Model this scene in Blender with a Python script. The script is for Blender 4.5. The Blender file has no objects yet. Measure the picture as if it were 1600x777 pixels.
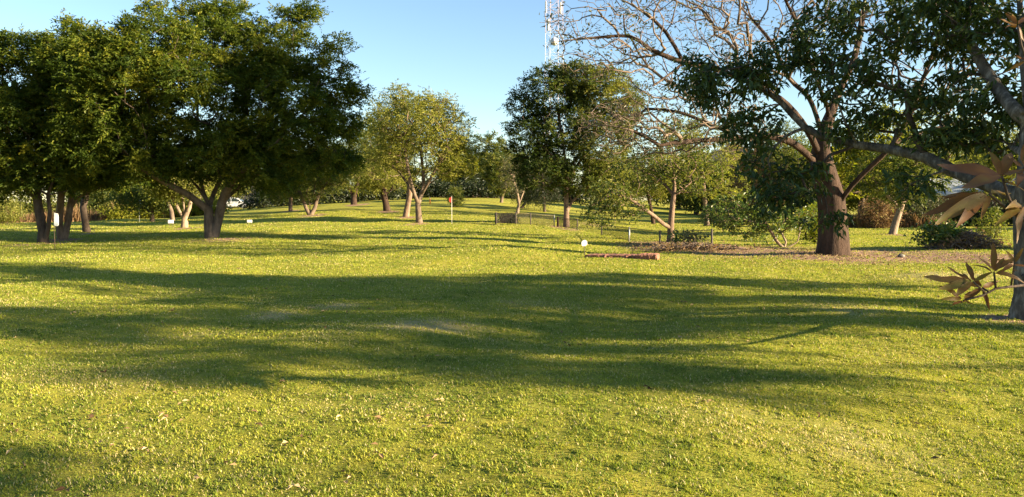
import bpy, math
import numpy as np
from mathutils import Vector

# ------------------------------------------------------------------ camera, light, exposure
scene = bpy.context.scene
C = scene.collection
F = 1256.0            # focal length in photo pixels
CX, CY = 800.0, 388.5
HZ = 312.0            # picture row of eye level
EYE = 1.6
PITCH = math.atan((CY - HZ) / F)

cam_data = bpy.data.cameras.new("camera")
cam = bpy.data.objects.new("camera", cam_data)
C.objects.link(cam)
cam_data.sensor_width = 36.0
cam_data.lens = 36.0 * F / 1600.0
cam_data.clip_start = 0.05
cam_data.clip_end = 3000
cam.location = (0, 0, EYE)
cam.rotation_euler = (math.radians(90) - PITCH, 0, 0)
scene.camera = cam

SUN_EL = math.radians(15.5)
SUN_AZ = math.radians(-16)     # from +X towards +Y (sun low on the right, a little behind the camera)
sun_dir = Vector((math.cos(SUN_AZ) * math.cos(SUN_EL), math.sin(SUN_AZ) * math.cos(SUN_EL), math.sin(SUN_EL)))
sd = bpy.data.lights.new("sun", 'SUN')
sd.energy = 5.0
sd.angle = math.radians(0.5)
sd.color = (1.0, 0.81, 0.53)
so = bpy.data.objects.new("sun", sd)
C.objects.link(so)
so.rotation_euler = sun_dir.to_track_quat('Z', 'Y').to_euler()
so.location = (40, 10, 30)

world = bpy.data.worlds.new("World")
scene.world = world
world.use_nodes = True
wn = world.node_tree
bg = wn.nodes["Background"]
sky = wn.nodes.new("ShaderNodeTexSky")
sky.sky_type = 'NISHITA'
sky.sun_disc = False
sky.sun_elevation = SUN_EL
sky.sun_rotation = math.pi / 2 - SUN_AZ
sky.air_density = 1.0
sky.dust_density = 0.15
sky.ozone_density = 2.5
wn.links.new(sky.outputs[0], bg.inputs[0])
bg.inputs[1].default_value = 0.052
scene.view_settings.view_transform = 'Standard'
scene.view_settings.look = 'None'
scene.view_settings.gamma = 1.0
scene.view_settings.use_curve_mapping = False
scene.view_settings.exposure = 2.35
scene.cycles.max_bounces = 6
scene.cycles.transparent_max_bounces = 4
scene.cycles.use_denoising = True

# ------------------------------------------------------------------ picture <-> place
SP, CP = math.sin(PITCH), math.cos(PITCH)

def W(px, py, D):
    """The point seen at photo pixel (px,py), D metres in front of the camera."""
    u = (px - CX) / F
    v = (CY - py) / F
    Y = CP + v * SP
    Z = -SP + v * CP
    return np.array([D * u / Y, D, EYE + D * Z / Y])

def zrow(py, D):
    v = (CY - py) / F
    return EYE + D * (-SP + v * CP) / (CP + v * SP)

# ground profile: for picture columns, rows at distances
COLS = {
    -500: [(18, 424), (33, 374), (50, 358), (60, 353), (75, 348), (100, 344), (150, 338)],
    0:    [(18, 424), (33, 374), (50, 358), (60, 353), (75, 348), (100, 344), (150, 338)],
    200:  [(18, 424), (33, 374), (50, 355), (60, 348), (75, 343), (100, 338), (150, 333)],
    330:  [(18, 424), (33, 373), (50, 352), (60, 344), (75, 336), (100, 330), (150, 325)],
    500:  [(18, 424), (33, 372), (42, 358), (50, 348), (62, 335), (75, 327), (90, 320), (110, 316), (150, 314)],
    650:  [(18, 423), (33, 371), (42, 357), (52, 347), (62, 336), (75, 325), (90, 314), (110, 308), (150, 304)],
    770:  [(18, 423), (33, 371), (42, 355), (48, 349), (60, 340), (75, 326), (90, 313), (110, 307), (150, 303)],
    885:  [(18, 424), (25, 393), (33, 372), (42, 358), (48, 354.5), (60, 346), (75, 335), (100, 322), (130, 314), (160, 311)],
    1000: [(18, 424), (25, 393), (28, 386), (33, 381), (42, 372), (50, 363), (60, 353), (75, 343), (100, 331), (150, 320)],
    1150: [(18, 424), (25, 394), (30, 386), (35, 380), (42, 372), (50, 363), (60, 354), (75, 345), (100, 336), (150, 328)],
    1300: [(18, 424), (23, 398), (28, 388), (33, 380), (42, 370), (50, 362), (60, 355), (75, 347), (100, 341), (150, 332)],
    1450: [(18, 424), (25, 392), (33, 378), (45, 366), (60, 354), (75, 346), (100, 340), (150, 332)],
    1600: [(18, 424), (25, 392), (33, 377), (45, 364), (60, 353), (75, 346), (100, 340), (150, 332)],
    2100: [(18, 424), (25, 392), (33, 376), (45, 363), (60, 353), (75, 346), (100, 340), (150, 332)],
}
_T = np.linspace(-1.05, 1.05, 211)                    # X / Y
_L = np.linspace(math.log(0.3), math.log(900), 220)   # log distance
_ck = sorted(COLS)
_ct = [(c - CX) / F for c in _ck]
_colz = []
for c in _ck:
    ds = [0.1, 8, 13] + [d for d, _ in COLS[c]] + [900]
    zs = [0, 0, 0.0] + [zrow(p, d) for d, p in COLS[c]]
    zs = zs + [zs[-1]]
    _colz.append(np.interp(_L, np.log(ds), zs))
_colz = np.array(_colz)
_G = np.array([[np.interp(t, _ct, _colz[:, j]) for j in range(len(_L))] for t in _T])
def _blur(a, ax, n):
    k = np.exp(-0.5 * (np.arange(-3 * n, 3 * n + 1) / n) ** 2)
    k /= k.sum()
    pad = [(0, 0), (0, 0)]
    pad[ax] = (3 * n, 3 * n)
    b = np.pad(a, pad, mode='edge')
    return np.apply_along_axis(lambda v: np.convolve(v, k, 'valid'), ax, b)
_G = _blur(_blur(_G, 0, 4), 1, 2)

_rw = np.random.default_rng(5)
_waves = [(_rw.uniform(0, 2 * math.pi), lam, _rw.uniform(0, 6.28), amp)
          for lam, amp in [(9, .035), (6.5, .03), (4.2, .018), (2.7, .012), (1.6, .007), (1.1, .005), (.8, .004)] for _ in range(3)]

def ground(x, y):
    x = np.asarray(x, float)
    y = np.asarray(y, float)
    az = np.arctan2(x, y)
    r = np.hypot(x, y)
    azc = np.clip(az, -0.78, 0.78)
    t = np.tan(azc)
    D = r * np.cos(azc)
    fi = np.clip((t - _T[0]) / (_T[1] - _T[0]), 0, len(_T) - 1.001)
    fj = np.clip((np.log(np.maximum(D, .31)) - _L[0]) / (_L[1] - _L[0]), 0, len(_L) - 1.001)
    i = fi.astype(int)
    j = fj.astype(int)
    a = fi - i
    b = fj - j
    z = (_G[i, j] * (1 - a) * (1 - b) + _G[i + 1, j] * a * (1 - b) + _G[i, j + 1] * (1 - a) * b + _G[i + 1, j + 1] * a * b)
    for th, lam, ph, amp in _waves:
        z = z + amp * np.sin((x * math.cos(th) + y * math.sin(th)) * 6.283 / lam + ph) * .55
    return z

def hit(px, py):
    """Where the ray through a photo pixel meets the ground."""
    D = np.linspace(2, 160, 8000)
    p = W(px, py, 1.0)
    x = p[0] * D
    zr = EYE + (p[2] - EYE) * D
    under = zr <= ground(x, D)
    k = np.argmax(under) if under.any() else len(D) - 1
    return np.array([x[k], D[k], float(ground(x[k], D[k]))])

# ------------------------------------------------------------------ mesh helpers
def mesh_obj(name, V, faces, mat, parent=None, attrs=None, smooth=False, loc=None):
    """faces: list of (n,k) index arrays; ONE mesh object."""
    me = bpy.data.meshes.new(name)
    V = np.asarray(V, np.float32)
    me.vertices.add(len(V))
    me.vertices.foreach_set("co", V.ravel())
    faces = [np.asarray(f, np.int32) for f in faces if len(f)]
    nl = sum(f.size for f in faces)
    npoly = sum(len(f) for f in faces)
    me.loops.add(nl)
    me.polygons.add(npoly)
    me.loops.foreach_set("vertex_index", np.concatenate([f.ravel() for f in faces]))
    tot = np.concatenate([np.full(len(f), f.shape[1], np.int32) for f in faces])
    st = np.concatenate([[0], np.cumsum(tot)[:-1]]).astype(np.int32)
    me.polygons.foreach_set("loop_start", st)
    try:
        me.polygons.foreach_set("loop_total", tot)
    except Exception:
        pass
    me.polygons.foreach_set("use_smooth", np.full(npoly, smooth, bool))
    if attrs:
        for k, a in attrs.items():
            at = me.attributes.new(k, 'FLOAT', 'POINT')
            at.data.foreach_set("value", np.asarray(a, np.float32))
    me.materials.append(mat)
    me.update(calc_edges=True)
    me.validate()
    o = bpy.data.objects.new(name, me)
    C.objects.link(o)
    if parent is not None:
        o.parent = parent
    if loc is not None:
        o.location = loc
    return o

class MB:
    """Collects shapes for ONE mesh."""
    def __init__(s):
        s.V, s.F, s.n = [], {}, 0
    def add(s, V, F):
        V = np.asarray(V, float)
        for f in F:
            s.F.setdefault(len(f), []).append(np.asarray(f) + s.n)
        s.V.append(V)
        s.n += len(V)
    def box(s, c, size, rz=0.0, taper=1.0, rx=0.0):
        hx, hy, hz = np.array(size) / 2
        v = np.array([[sx * hx * (taper if sz > 0 else 1), sy * hy * (taper if sz > 0 else 1), sz * hz] for sz in (-1, 1) for sx, sy in ((-1, -1), (1, -1), (1, 1), (-1, 1))])
        if rx:
            ca, sa = math.cos(rx), math.sin(rx)
            v = v @ np.array([[1, 0, 0], [0, ca, sa], [0, -sa, ca]])
        ca, sa = math.cos(rz), math.sin(rz)
        v = v @ np.array([[ca, sa, 0], [-sa, ca, 0], [0, 0, 1]]) + np.array(c)
        s.add(v, [(3, 2, 1, 0), (4, 5, 6, 7), (0, 1, 5, 4), (1, 2, 6, 5), (2, 3, 7, 6), (3, 0, 4, 7)])
    def tube(s, pts, rad, sides=6):
        V, Fq = tube(np.asarray(pts, float), np.broadcast_to(np.asarray(rad, float), (len(pts),)), sides)
        s.add(V, [tuple(f) for f in Fq])
        n = len(pts)
        base = s.n - len(V)
        s.F.setdefault(sides, []).append(np.arange(sides)[::-1] + base)
        s.F.setdefault(sides, []).append(np.arange(sides) + base + (n - 1) * sides)
    def prism(s, poly, y0, y1, axis='y'):
        """outline in x,z swept along y"""
        n = len(poly)
        v = [[p[0], y0, p[1]] for p in poly] + [[p[0], y1, p[1]] for p in poly]
        f = [tuple(range(n)), tuple(range(2 * n - 1, n - 1, -1))]
        f += [(i, i + n, (i + 1) % n + n, (i + 1) % n) for i in range(n)]
        s.add(v, f)
    def build(s, name, mat, parent=None, loc=None, smooth=False, bevel=0.0):
        o = mesh_obj(name, np.concatenate(s.V), [np.array(f) for f in s.F.values()], mat, parent, None, smooth, loc)
        if bevel:
            m = o.modifiers.new("bevel", 'BEVEL')
            m.width = bevel
            m.segments = 2
            m.limit_method = 'ANGLE'
        return o

def tube(P, R, sides):
    n = len(P)
    T = np.gradient(P, axis=0) if n > 2 else np.repeat((P[1:] - P[:1]), n, 0)
    T /= np.linalg.norm(T, axis=1, keepdims=True) + 1e-9
    ref = np.array([0.0, 0, 1]) if abs(T[0, 2]) < .9 else np.array([1.0, 0, 0])
    u = np.cross(T[0], ref)
    u /= np.linalg.norm(u)
    U = np.empty_like(P)
    for i in range(n):
        u = u - T[i] * (u @ T[i])
        u /= np.linalg.norm(u) + 1e-9
        U[i] = u
    Wv = np.cross(T, U)
    a = np.arange(sides) * 2 * math.pi / sides
    ring = U[:, None] * np.cos(a)[None, :, None] + Wv[:, None] * np.sin(a)[None, :, None]
    V = P[:, None] + ring * R[:, None, None]
    i = np.arange(n - 1)[:, None] * sides
    k = np.arange(sides)[None]
    k2 = (k + 1) % sides
    Fq = np.stack([i + k, i + k2, i + sides + k2, i + sides + k], -1).reshape(-1, 4)
    return V.reshape(-1, 3), Fq

# ------------------------------------------------------------------ object bookkeeping
def tag(o, label=None, cat=None, group=None, kind=None):
    if label: o['label'] = label
    if cat: o['category'] = cat
    if group: o['group'] = group
    if kind: o['kind'] = kind
    return o

def thing(name, loc, label, cat, group=None, rz=0.0):
    o = bpy.data.objects.new(name, None)
    o.empty_display_size = .2
    C.objects.link(o)
    o.location = tuple(float(v) for v in loc)
    o.rotation_euler = (0, 0, rz)
    return tag(o, label, cat, group)

def copy_thing(root, loc, rz, scale, label, group=None):
    r = root.copy()
    C.objects.link(r)
    r.location = tuple(float(v) for v in loc)
    r.rotation_euler = (0, 0, rz)
    r.scale = scale if hasattr(scale, '__len__') else (scale,) * 3
    tag(r, label, None, group)
    for ch in root.children:
        c = ch.copy()
        C.objects.link(c)
        c.parent = r
        for g in ch.children:
            d = g.copy()
            C.objects.link(d)
            d.parent = c
    return r

# ------------------------------------------------------------------ materials
def new_mat(name):
    m = bpy.data.materials.new(name)
    m.use_nodes = True
    nt = m.node_tree
    return m, nt, nt.nodes["Principled BSDF"], nt.nodes["Material Output"]

def ramp(nt, stops):
    r = nt.nodes.new("ShaderNodeValToRGB")
    e = r.color_ramp.elements
    e[0].position, e[0].color = stops[0][0], (*stops[0][1], 1)
    e[1].position, e[1].color = stops[-1][0], (*stops[-1][1], 1)
    for p, c in stops[1:-1]:
        x = e.new(p)
        x.color = (*c, 1)
    return r

def noise(nt, scale, detail=4, rough=.55, coord='Object', stretch=None):
    tc = nt.nodes.new("ShaderNodeTexCoord")
    n = nt.nodes.new("ShaderNodeTexNoise")
    n.inputs['Scale'].default_value = scale
    n.inputs['Detail'].default_value = detail
    n.inputs['Roughness'].default_value = rough
    if stretch:
        mp = nt.nodes.new("ShaderNodeMapping")
        mp.inputs['Scale'].default_value = stretch
        nt.links.new(tc.outputs[coord], mp.inputs[0])
        nt.links.new(mp.outputs[0], n.inputs[0])
    else:
        nt.links.new(tc.outputs[coord], n.inputs[0])
    return n

def leaf_mat(name, stops, trans=.35, rough=.5, spec=.35, tint=(1.15, 1.25, .55)):
    m, nt, b, out = new_mat(name)
    at = nt.nodes.new("ShaderNodeAttribute")
    at.attribute_name = 'v'
    r = ramp(nt, stops)
    nt.links.new(at.outputs['Fac'], r.inputs[0])
    nt.links.new(r.outputs[0], b.inputs['Base Color'])
    b.inputs['Roughness'].default_value = rough
    b.inputs['Specular IOR Level'].default_value = spec
    tr = nt.nodes.new("ShaderNodeBsdfTranslucent")
    mul = nt.nodes.new("ShaderNodeMix")
    mul.data_type = 'RGBA'
    mul.blend_type = 'MULTIPLY'
    mul.inputs[0].default_value = 1
    nt.links.new(r.outputs[0], mul.inputs[6])
    mul.inputs[7].default_value = (*tint, 1)
    nt.links.new(mul.outputs[2], tr.inputs[0])
    mix = nt.nodes.new("ShaderNodeMixShader")
    mix.inputs[0].default_value = trans
    nt.links.new(b.outputs[0], mix.inputs[1])
    nt.links.new(tr.outputs[0], mix.inputs[2])
    nt.links.new(mix.outputs[0], out.inputs[0])
    return m

def bark_mat(name, c0, c1, scale=6, bump=.6, c2=None):
    m, nt, b, out = new_mat(name)
    n = noise(nt, scale, 6, .65, 'Object', (1, 1, .35))
    stops = [(.32, c0), (.68, c1)] if c2 is None else [(.3, c0), (.52, c1), (.72, c2)]
    r = ramp(nt, stops)
    nt.links.new(n.outputs[0], r.inputs[0])
    nt.links.new(r.outputs[0], b.inputs['Base Color'])
    b.inputs['Roughness'].default_value = .9
    b.inputs['Specular IOR Level'].default_value = .15
    n2 = noise(nt, scale * 4, 5, .7, 'Object', (1, 1, .2))
    bp = nt.nodes.new("ShaderNodeBump")
    bp.inputs['Strength'].default_value = bump
    bp.inputs['Distance'].default_value = .04
    nt.links.new(n2.outputs[0], bp.inputs['Height'])
    nt.links.new(bp.outputs[0], b.inputs['Normal'])
    return m

def plain_mat(name, col, rough=.6, vary=.15, scale=8, metal=0.0, bump=0.0):
    m, nt, b, out = new_mat(name)
    n = noise(nt, scale, 5, .6)
    c = np.array(col)
    r = ramp(nt, [(.3, tuple(c * (1 - vary))), (.7, tuple(np.minimum(c * (1 + vary), .95)))])
    nt.links.new(n.outputs[0], r.inputs[0])
    nt.links.new(r.outputs[0], b.inputs['Base Color'])
    b.inputs['Roughness'].default_value = rough
    b.inputs['Metallic'].default_value = metal
    if bump:
        bp = nt.nodes.new("ShaderNodeBump")
        bp.inputs['Strength'].default_value = bump
        bp.inputs['Distance'].default_value = .03
        nt.links.new(n.outputs[0], bp.inputs['Height'])
        nt.links.new(bp.outputs[0], b.inputs['Normal'])
    return m

M = {}
M['ficus'] = leaf_mat('ficus_leaf', [(0, (.028, .052, .009)), (.5, (.085, .118, .015)), (1, (.25, .23, .025))], .45, .5, .2)
M['olive'] = leaf_mat('olive_leaf', [(0, (.08, .09, .02)), (.5, (.19, .20, .042)), (1, (.34, .31, .08))], .5, .5, .2)
M['olive_dark'] = leaf_mat('dark_olive_leaf', [(0, (.028, .05, .014)), (.5, (.08, .105, .024)), (1, (.22, .21, .05))], .45, .5, .2)
M['yellow'] = leaf_mat('yellow_green_leaf', [(0, (.09, .11, .012)), (.5, (.20, .21, .022)), (1, (.36, .31, .045))], .55, .5, .2)
M['mango'] = leaf_mat('glossy_dark_leaf', [(0, (.022, .044, .012)), (.6, (.050, .082, .018)), (1, (.12, .14, .025))], .2, .45, .3)
M['bronze'] = leaf_mat('bronze_young_leaf', [(0, (.10, .045, .016)), (.35, (.155, .075, .02)), (.65, (.17, .12, .024)), (.85, (.17, .155, .03)), (1, (.22, .19, .05))], .3, .5, .2, (1.2, .95, .5))
M['greygreen'] = leaf_mat('grey_green_leaf', [(0, (.05, .06, .03)), (.5, (.085, .095, .045)), (1, (.16, .13, .06))], .3)
M['dark'] = leaf_mat('dark_hedge_leaf', [(0, (.010, .018, .007)), (.6, (.022, .034, .012)), (1, (.05, .06, .02))], .2)
M['dry'] = leaf_mat('dry_brush_leaf', [(0, (.13, .08, .045)), (.5, (.25, .16, .085)), (1, (.26, .23, .08))], .3, .8, .1, (1.1, 1, .8))
M['shrub'] = leaf_mat('broad_shrub_leaf', [(0, (.035, .07, .016)), (.5, (.075, .13, .028)), (1, (.17, .19, .04))], .35, .4, .45)
M['bark_grey'] = bark_mat('grey_brown_bark', (.07, .05, .038), (.20, .15, .11))
M['bark_dark'] = bark_mat('dark_bark', (.035, .026, .02), (.11, .08, .06))
M['bark_red'] = bark_mat('red_brown_bark', (.020, .0135, .010), (.08, .05, .036), 6, 1.2)
M['bark_pale'] = bark_mat('pale_bark', (.12, .085, .06), (.30, .23, .17), 5, .7)
M['bark_tan'] = bark_mat('tan_bark', (.09, .06, .042), (.25, .175, .125), 6, .8)
M['bark_lichen'] = bark_mat('lichen_spotted_bark', (.045, .038, .031), (.125, .105, .083), 11, .8, (.34, .30, .25))
M['twig'] = bark_mat('twig_bark', (.08, .06, .048), (.19, .143, .108), 3, .2)
M['white'] = plain_mat('white_paint', (.78, .77, .73), .5, .06)
M['steel'] = plain_mat('galvanised_steel', (.32, .32, .31), .45, .2, 12, .7)
M['darkpost'] = plain_mat('dark_weathered_post', (.07, .055, .045), .85, .3)
M['redflag'] = plain_mat('red_cloth', (.40, .04, .025), .8, .15)
M['orange'] = plain_mat('orange_paint', (.72, .25, .05), .6, .1)
M['clay'] = plain_mat('red_clay', (.19, .082, .052), .9, .35, 9, 0, .8)
M['stone'] = plain_mat('grey_stone', (.16, .14, .12), .9, .3, 7, 0, .6)

# ------------------------------------------------------------------ ground
def blob_mask(x, y, blobs):
    m = np.zeros_like(x)
    for px, py, rx, ry, s in blobs:
        c = hit(px, py)
        a = rx * c[1] / F
        far = hit(px, py - ry)[1] if py - ry > 325 else c[1] + 6
        near = hit(px, py + ry)[1]
        b = max((far - near) / 2, .15)
        d = np.sqrt(((x - c[0]) / a) ** 2 + ((y - (far + near) / 2) / b) ** 2)
        m = np.maximum(m, s * np.clip(1.35 - d * .9, 0, 1))
    return m

DRY = [(430, 493, 45, 9, .8), (522, 479, 40, 6, .8), (670, 508, 85, 11, .85), (800, 475, 60, 9, .35), (500, 525, 60, 10, .3),
       (1330, 485, 70, 14, .55), (1490, 432, 90, 10, .7), (300, 525, 70, 6, .4), (1360, 700, 170, 45, .45), (1150, 640, 120, 30, .25),
       (490, 640, 50, 20, .3), (210, 590, 90, 22, .25)]
EARTH = [(1190, 393, 160, 9, 1.0), (1080, 388, 90, 6, 1.0), (1390, 400, 130, 14, 1.0), (1300, 402, 80, 11, 1.0), (1540, 404, 110, 16, .95), (1000, 384, 45, 4, .6),
         (330, 375, 60, 5, .75), (480, 339, 15, 2, .4), (985, 402, 55, 4, .6), (755, 306, 80, 3, .9), (930, 352, 30, 4, .5), (1100, 392, 60, 4, .8)]
FEET = [(331, 374, 34, 4), (68, 382, 22, 3), (100, 375, 24, 3), (136, 365, 14, 2), (289, 357, 16, 2), (485, 337, 20, 2), (553, 321, 16, 1.5), (606, 331, 18, 2), (635, 340, 16, 2), (655, 350, 18, 2.5), (885, 357, 24, 3), (1395, 367, 16, 2), (1600, 500, 60, 8), (1047, 381, 30, 3), (454, 330, 10, 1.5)]
EARTH_ALL = EARTH + [(a_, b__, c_, d_, .95) for a_, b__, c_, d_ in FEET]

az_f = np.radians(np.arange(-50, 50.01, .18))
az_s = np.radians(np.concatenate([np.arange(-180, -50, 5), np.arange(55, 180, 5)]))
az = np.sort(np.concatenate([az_f, az_s]))
rr = np.geomspace(.4, 900, 430)
A, R = np.meshgrid(az, rr, indexing='ij')
gx, gy = (R * np.sin(A)).ravel(), (R * np.cos(A)).ravel()
gz = ground(gx, gy)
na, nr = A.shape
front = (gy > 1)
dry = np.zeros_like(gx)
earth = np.zeros_like(gx)
dry[front] = blob_mask(gx[front], gy[front], DRY)
earth[front] = blob_mask(gx[front], gy[front], EARTH_ALL)
i = np.arange(na)[:, None]
j = np.arange(nr - 1)[None]
i2 = (i + 1) % na
q = np.stack([i * nr + j, i * nr + j + 1, i2 * nr + j + 1, i2 * nr + j], -1).reshape(-1, 4)
# centre fan
cidx = len(gx)
GV = np.concatenate([np.stack([gx, gy, gz], 1), [[0, 0, float(gz[:nr * na:nr].mean())]]])
tri = np.stack([np.full(na, cidx), np.arange(na) * nr, ((np.arange(na) + 1) % na) * nr], 1)

def ground_material():
    m, nt, b, out = new_mat('lawn_ground')
    L = nt.links
    big = noise(nt, .35, 4, .6)
    mid = noise(nt, 1.7, 8, .78)
    fine = noise(nt, 45, 4, .7)
    r_big = ramp(nt, [(.3, (.20, .21, .03)), (.55, (.30, .285, .04)), (.75, (.36, .31, .055))])
    L.new(big.outputs[0], r_big.inputs[0])
    r_mid = ramp(nt, [(.28, (.55, .68, .62)), (.5, (1, 1, 1)), (.74, (1.3, 1.13, 1.1))])
    L.new(mid.outputs[0], r_mid.inputs[0])
    mul = nt.nodes.new("ShaderNodeMix"); mul.data_type = 'RGBA'; mul.blend_type = 'MULTIPLY'; mul.inputs[0].default_value = .8
    L.new(r_big.outputs[0], mul.inputs[6]); L.new(r_mid.outputs[0], mul.inputs[7])
    r_f = ramp(nt, [(.28, (.45, .52, .45)), (.55, (1, 1, 1)), (.8, (1.35, 1.25, 1.1))])
    L.new(fine.outputs[0], r_f.inputs[0])
    mul2 = nt.nodes.new("ShaderNodeMix"); mul2.data_type = 'RGBA'; mul2.blend_type = 'MULTIPLY'; mul2.inputs[0].default_value = .75
    L.new(mul.outputs[2], mul2.inputs[6]); L.new(r_f.outputs[0], mul2.inputs[7])
    # dry straw
    ad = nt.nodes.new("ShaderNodeAttribute"); ad.attribute_name = 'dry'
    nd = noise(nt, 1.6, 6, .7)
    def brk(att, nz, lo, hi):
        a = nt.nodes.new("ShaderNodeMath"); a.operation = 'ADD'
        L.new(att.outputs['Fac'], a.inputs[0]); L.new(nz.outputs[0], a.inputs[1])
        mr = nt.nodes.new("ShaderNodeMapRange"); mr.inputs[1].default_value = lo; mr.inputs[2].default_value = hi
        L.new(a.outputs[0], mr.inputs[0])
        return mr
    kd = brk(ad, nd, .72, 1.25)
    straw = ramp(nt, [(.3, (.24, .20, .07)), (.7, (.44, .38, .17))])
    L.new(fine.outputs[0], straw.inputs[0])
    mx = nt.nodes.new("ShaderNodeMix"); mx.data_type = 'RGBA'
    L.new(kd.outputs[0], mx.inputs[0]); L.new(mul2.outputs[2], mx.inputs[6]); L.new(straw.outputs[0], mx.inputs[7])
    ae = nt.nodes.new("ShaderNodeAttribute"); ae.attribute_name = 'earth'
    ne = noise(nt, 2.3, 6, .75)
    ke = brk(ae, ne, .75, 1.15)
    soil = ramp(nt, [(.3, (.11, .06, .04)), (.5, (.27, .17, .11)), (.72, (.44, .32, .22))])
    nf = noise(nt, 22, 5, .75)
    L.new(nf.outputs[0], soil.inputs[0])
    mx2 = nt.nodes.new("ShaderNodeMix"); mx2.data_type = 'RGBA'
    L.new(ke.outputs[0], mx2.inputs[0]); L.new(mx.outputs[2], mx2.inputs[6]); L.new(soil.outputs[0], mx2.inputs[7])
    L.new(mx2.outputs[2], b.inputs['Base Color'])
    b.inputs['Roughness'].default_value = .95
    b.inputs['Specular IOR Level'].default_value = .1
    bp = nt.nodes.new("ShaderNodeBump"); bp.inputs['Strength'].default_value = .8; bp.inputs['Distance'].default_value = .07
    nb = noise(nt, 7, 9, .8)
    L.new(nb.outputs[0], bp.inputs['Height']); L.new(bp.outputs[0], b.inputs['Normal'])
    return m
g = mesh_obj('ground', GV, [q, tri], ground_material(), None, {'dry': np.append(dry, 0), 'earth': np.append(earth, 0)}, True)
tag(g, kind='structure')

# ------------------------------------------------------------------ grass (nobody could count it: one object)
def snoise(x, y, lam, seed):
    r = np.random.default_rng(seed)
    z = np.zeros_like(x)
    for k in range(7):
        th, ph, l = r.uniform(0, 6.28), r.uniform(0, 6.28), lam * r.uniform(.6, 1.6)
        z += np.sin((x * math.cos(th) + y * math.sin(th)) * 6.283 / l + ph)
    return z / 2.2

def make_grass():
    r = np.random.default_rng(11)
    Vs, Fs3, Fs4, At, off = [], [], [], [], 0
    for d0, d1, dens, ln, wd in ((2.6, 5.5, 8200, (.012, .033), .0054), (5.5, 9, 4800, (.013, .033), .0066), (9, 14, 2000, (.018, .038), .0095), (14, 21, 700, (.022, .05), .012), (21, 31, 320, (.025, .055), .018), (31, 46, 120, (.03, .06), .028), (46, 68, 45, (.03, .06), .045)):
        n = int(dens * .80 * (d1 ** 2 - d0 ** 2))
        D = np.sqrt(r.uniform(d0 ** 2, d1 ** 2, n))
        x = D * r.uniform(-.80, .80, n)
        # tufts
        x += .012 * snoise(x, D, .11, 3); D = D + .012 * snoise(x, D, .12, 4)
        dm = blob_mask(x, D, DRY) ; em = blob_mask(x, D, EARTH_ALL)
        tuft = snoise(x, D, .35, 7)
        keep = r.uniform(0, 1, n) < np.clip(1.05 - .75 * dm * (snoise(x, D, .6, 8) > -.6) - 1.1 * em * (snoise(x, D, .5, 9) > -.8), .06, 1) * np.clip(.85 + .13 * tuft, .3, 1)
        x, D, tuft, dm = x[keep], D[keep], tuft[keep], dm[keep]
        n = len(x)
        z = ground(x, D) - .004
        l = r.uniform(*ln, n) * (1 + .22 * np.clip(tuft, -1.5, 1.5))
        w = wd * r.uniform(.7, 1.3, n)
        th = r.uniform(0, 6.283, n)
        tilt = np.radians(r.uniform(25, 88, n))
        h = np.stack([np.cos(th), np.sin(th), 0 * th], 1)
        s = np.stack([-np.sin(th), np.cos(th), 0 * th], 1) * w[:, None]
        up = np.array([0, 0, 1.0])
        p0 = np.stack([x, D, z], 1)
        t1 = tilt * .55
        p1 = p0 + (h * np.sin(t1)[:, None] + up * np.cos(t1)[:, None]) * (l * .55)[:, None]
        p2 = p1 + (h * np.sin(tilt * 1.25)[:, None] + up * np.cos(tilt * 1.25)[:, None]) * (l * .5)[:, None]
        V = np.stack([p0 - s * .4, p0 + s * .4, p1 + s * .55, p1 - s * .55, p2], 1).reshape(-1, 3)
        b = np.arange(n)[:, None] * 5 + off
        Fs4.append(b + np.array([[0, 1, 2, 3]]))
        Fs3.append(b + np.array([[3, 2, 4]]))
        v = .42 + .17 * r.standard_normal(n) + .12 * snoise(x, D, 1.7, 21) + .08 * snoise(x, D, .5, 22)
        v = np.where(r.uniform(0, 1, n) < .10 + .12 * np.clip(snoise(x, D, 2.2, 23), 0, 2) + .5 * dm, r.uniform(.86, 1, n), np.clip(v, 0, .82))
        At.append(np.repeat(v, 5))
        Vs.append(V); off += 5 * n
    mat = leaf_mat('grass_blade', [(0, (.085, .135, .022)), (.4, (.235, .28, .036)), (.8, (.39, .37, .05)), (.9, (.46, .37, .15)), (1, (.58, .49, .28))], .40, .6, .15, (1.15, 1.2, .5))
    o = mesh_obj('grass', np.concatenate(Vs), [np.concatenate(Fs4), np.concatenate(Fs3)], mat, None, {'v': np.concatenate(At)})
    tag(o, 'short yellow green lawn grass covering the foreground', 'grass', None, 'stuff')
make_grass()

# ------------------------------------------------------------------ trees
def spline(P, step):
    P = np.asarray(P, float)
    if len(P) == 2:
        n = max(2, int(np.linalg.norm(P[1] - P[0]) / step) + 1)
        return P[0] + (P[1] - P[0]) * np.linspace(0, 1, n)[:, None]
    E = np.concatenate([[2 * P[0] - P[1]], P, [2 * P[-1] - P[-2]]])
    out = []
    for k in range(1, len(E) - 2):
        p0, p1, p2, p3 = E[k - 1:k + 3]
        n = max(1, int(np.linalg.norm(p2 - p1) / step))
        t = (np.arange(n) / n)[:, None]
        out.append(.5 * (2 * p1 + (p2 - p0) * t + (2 * p0 - 5 * p1 + 4 * p2 - p3) * t ** 2 + (3 * p1 - p0 - 3 * p2 + p3) * t ** 3))
    out.append(P[-1:])
    return np.concatenate(out)

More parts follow.
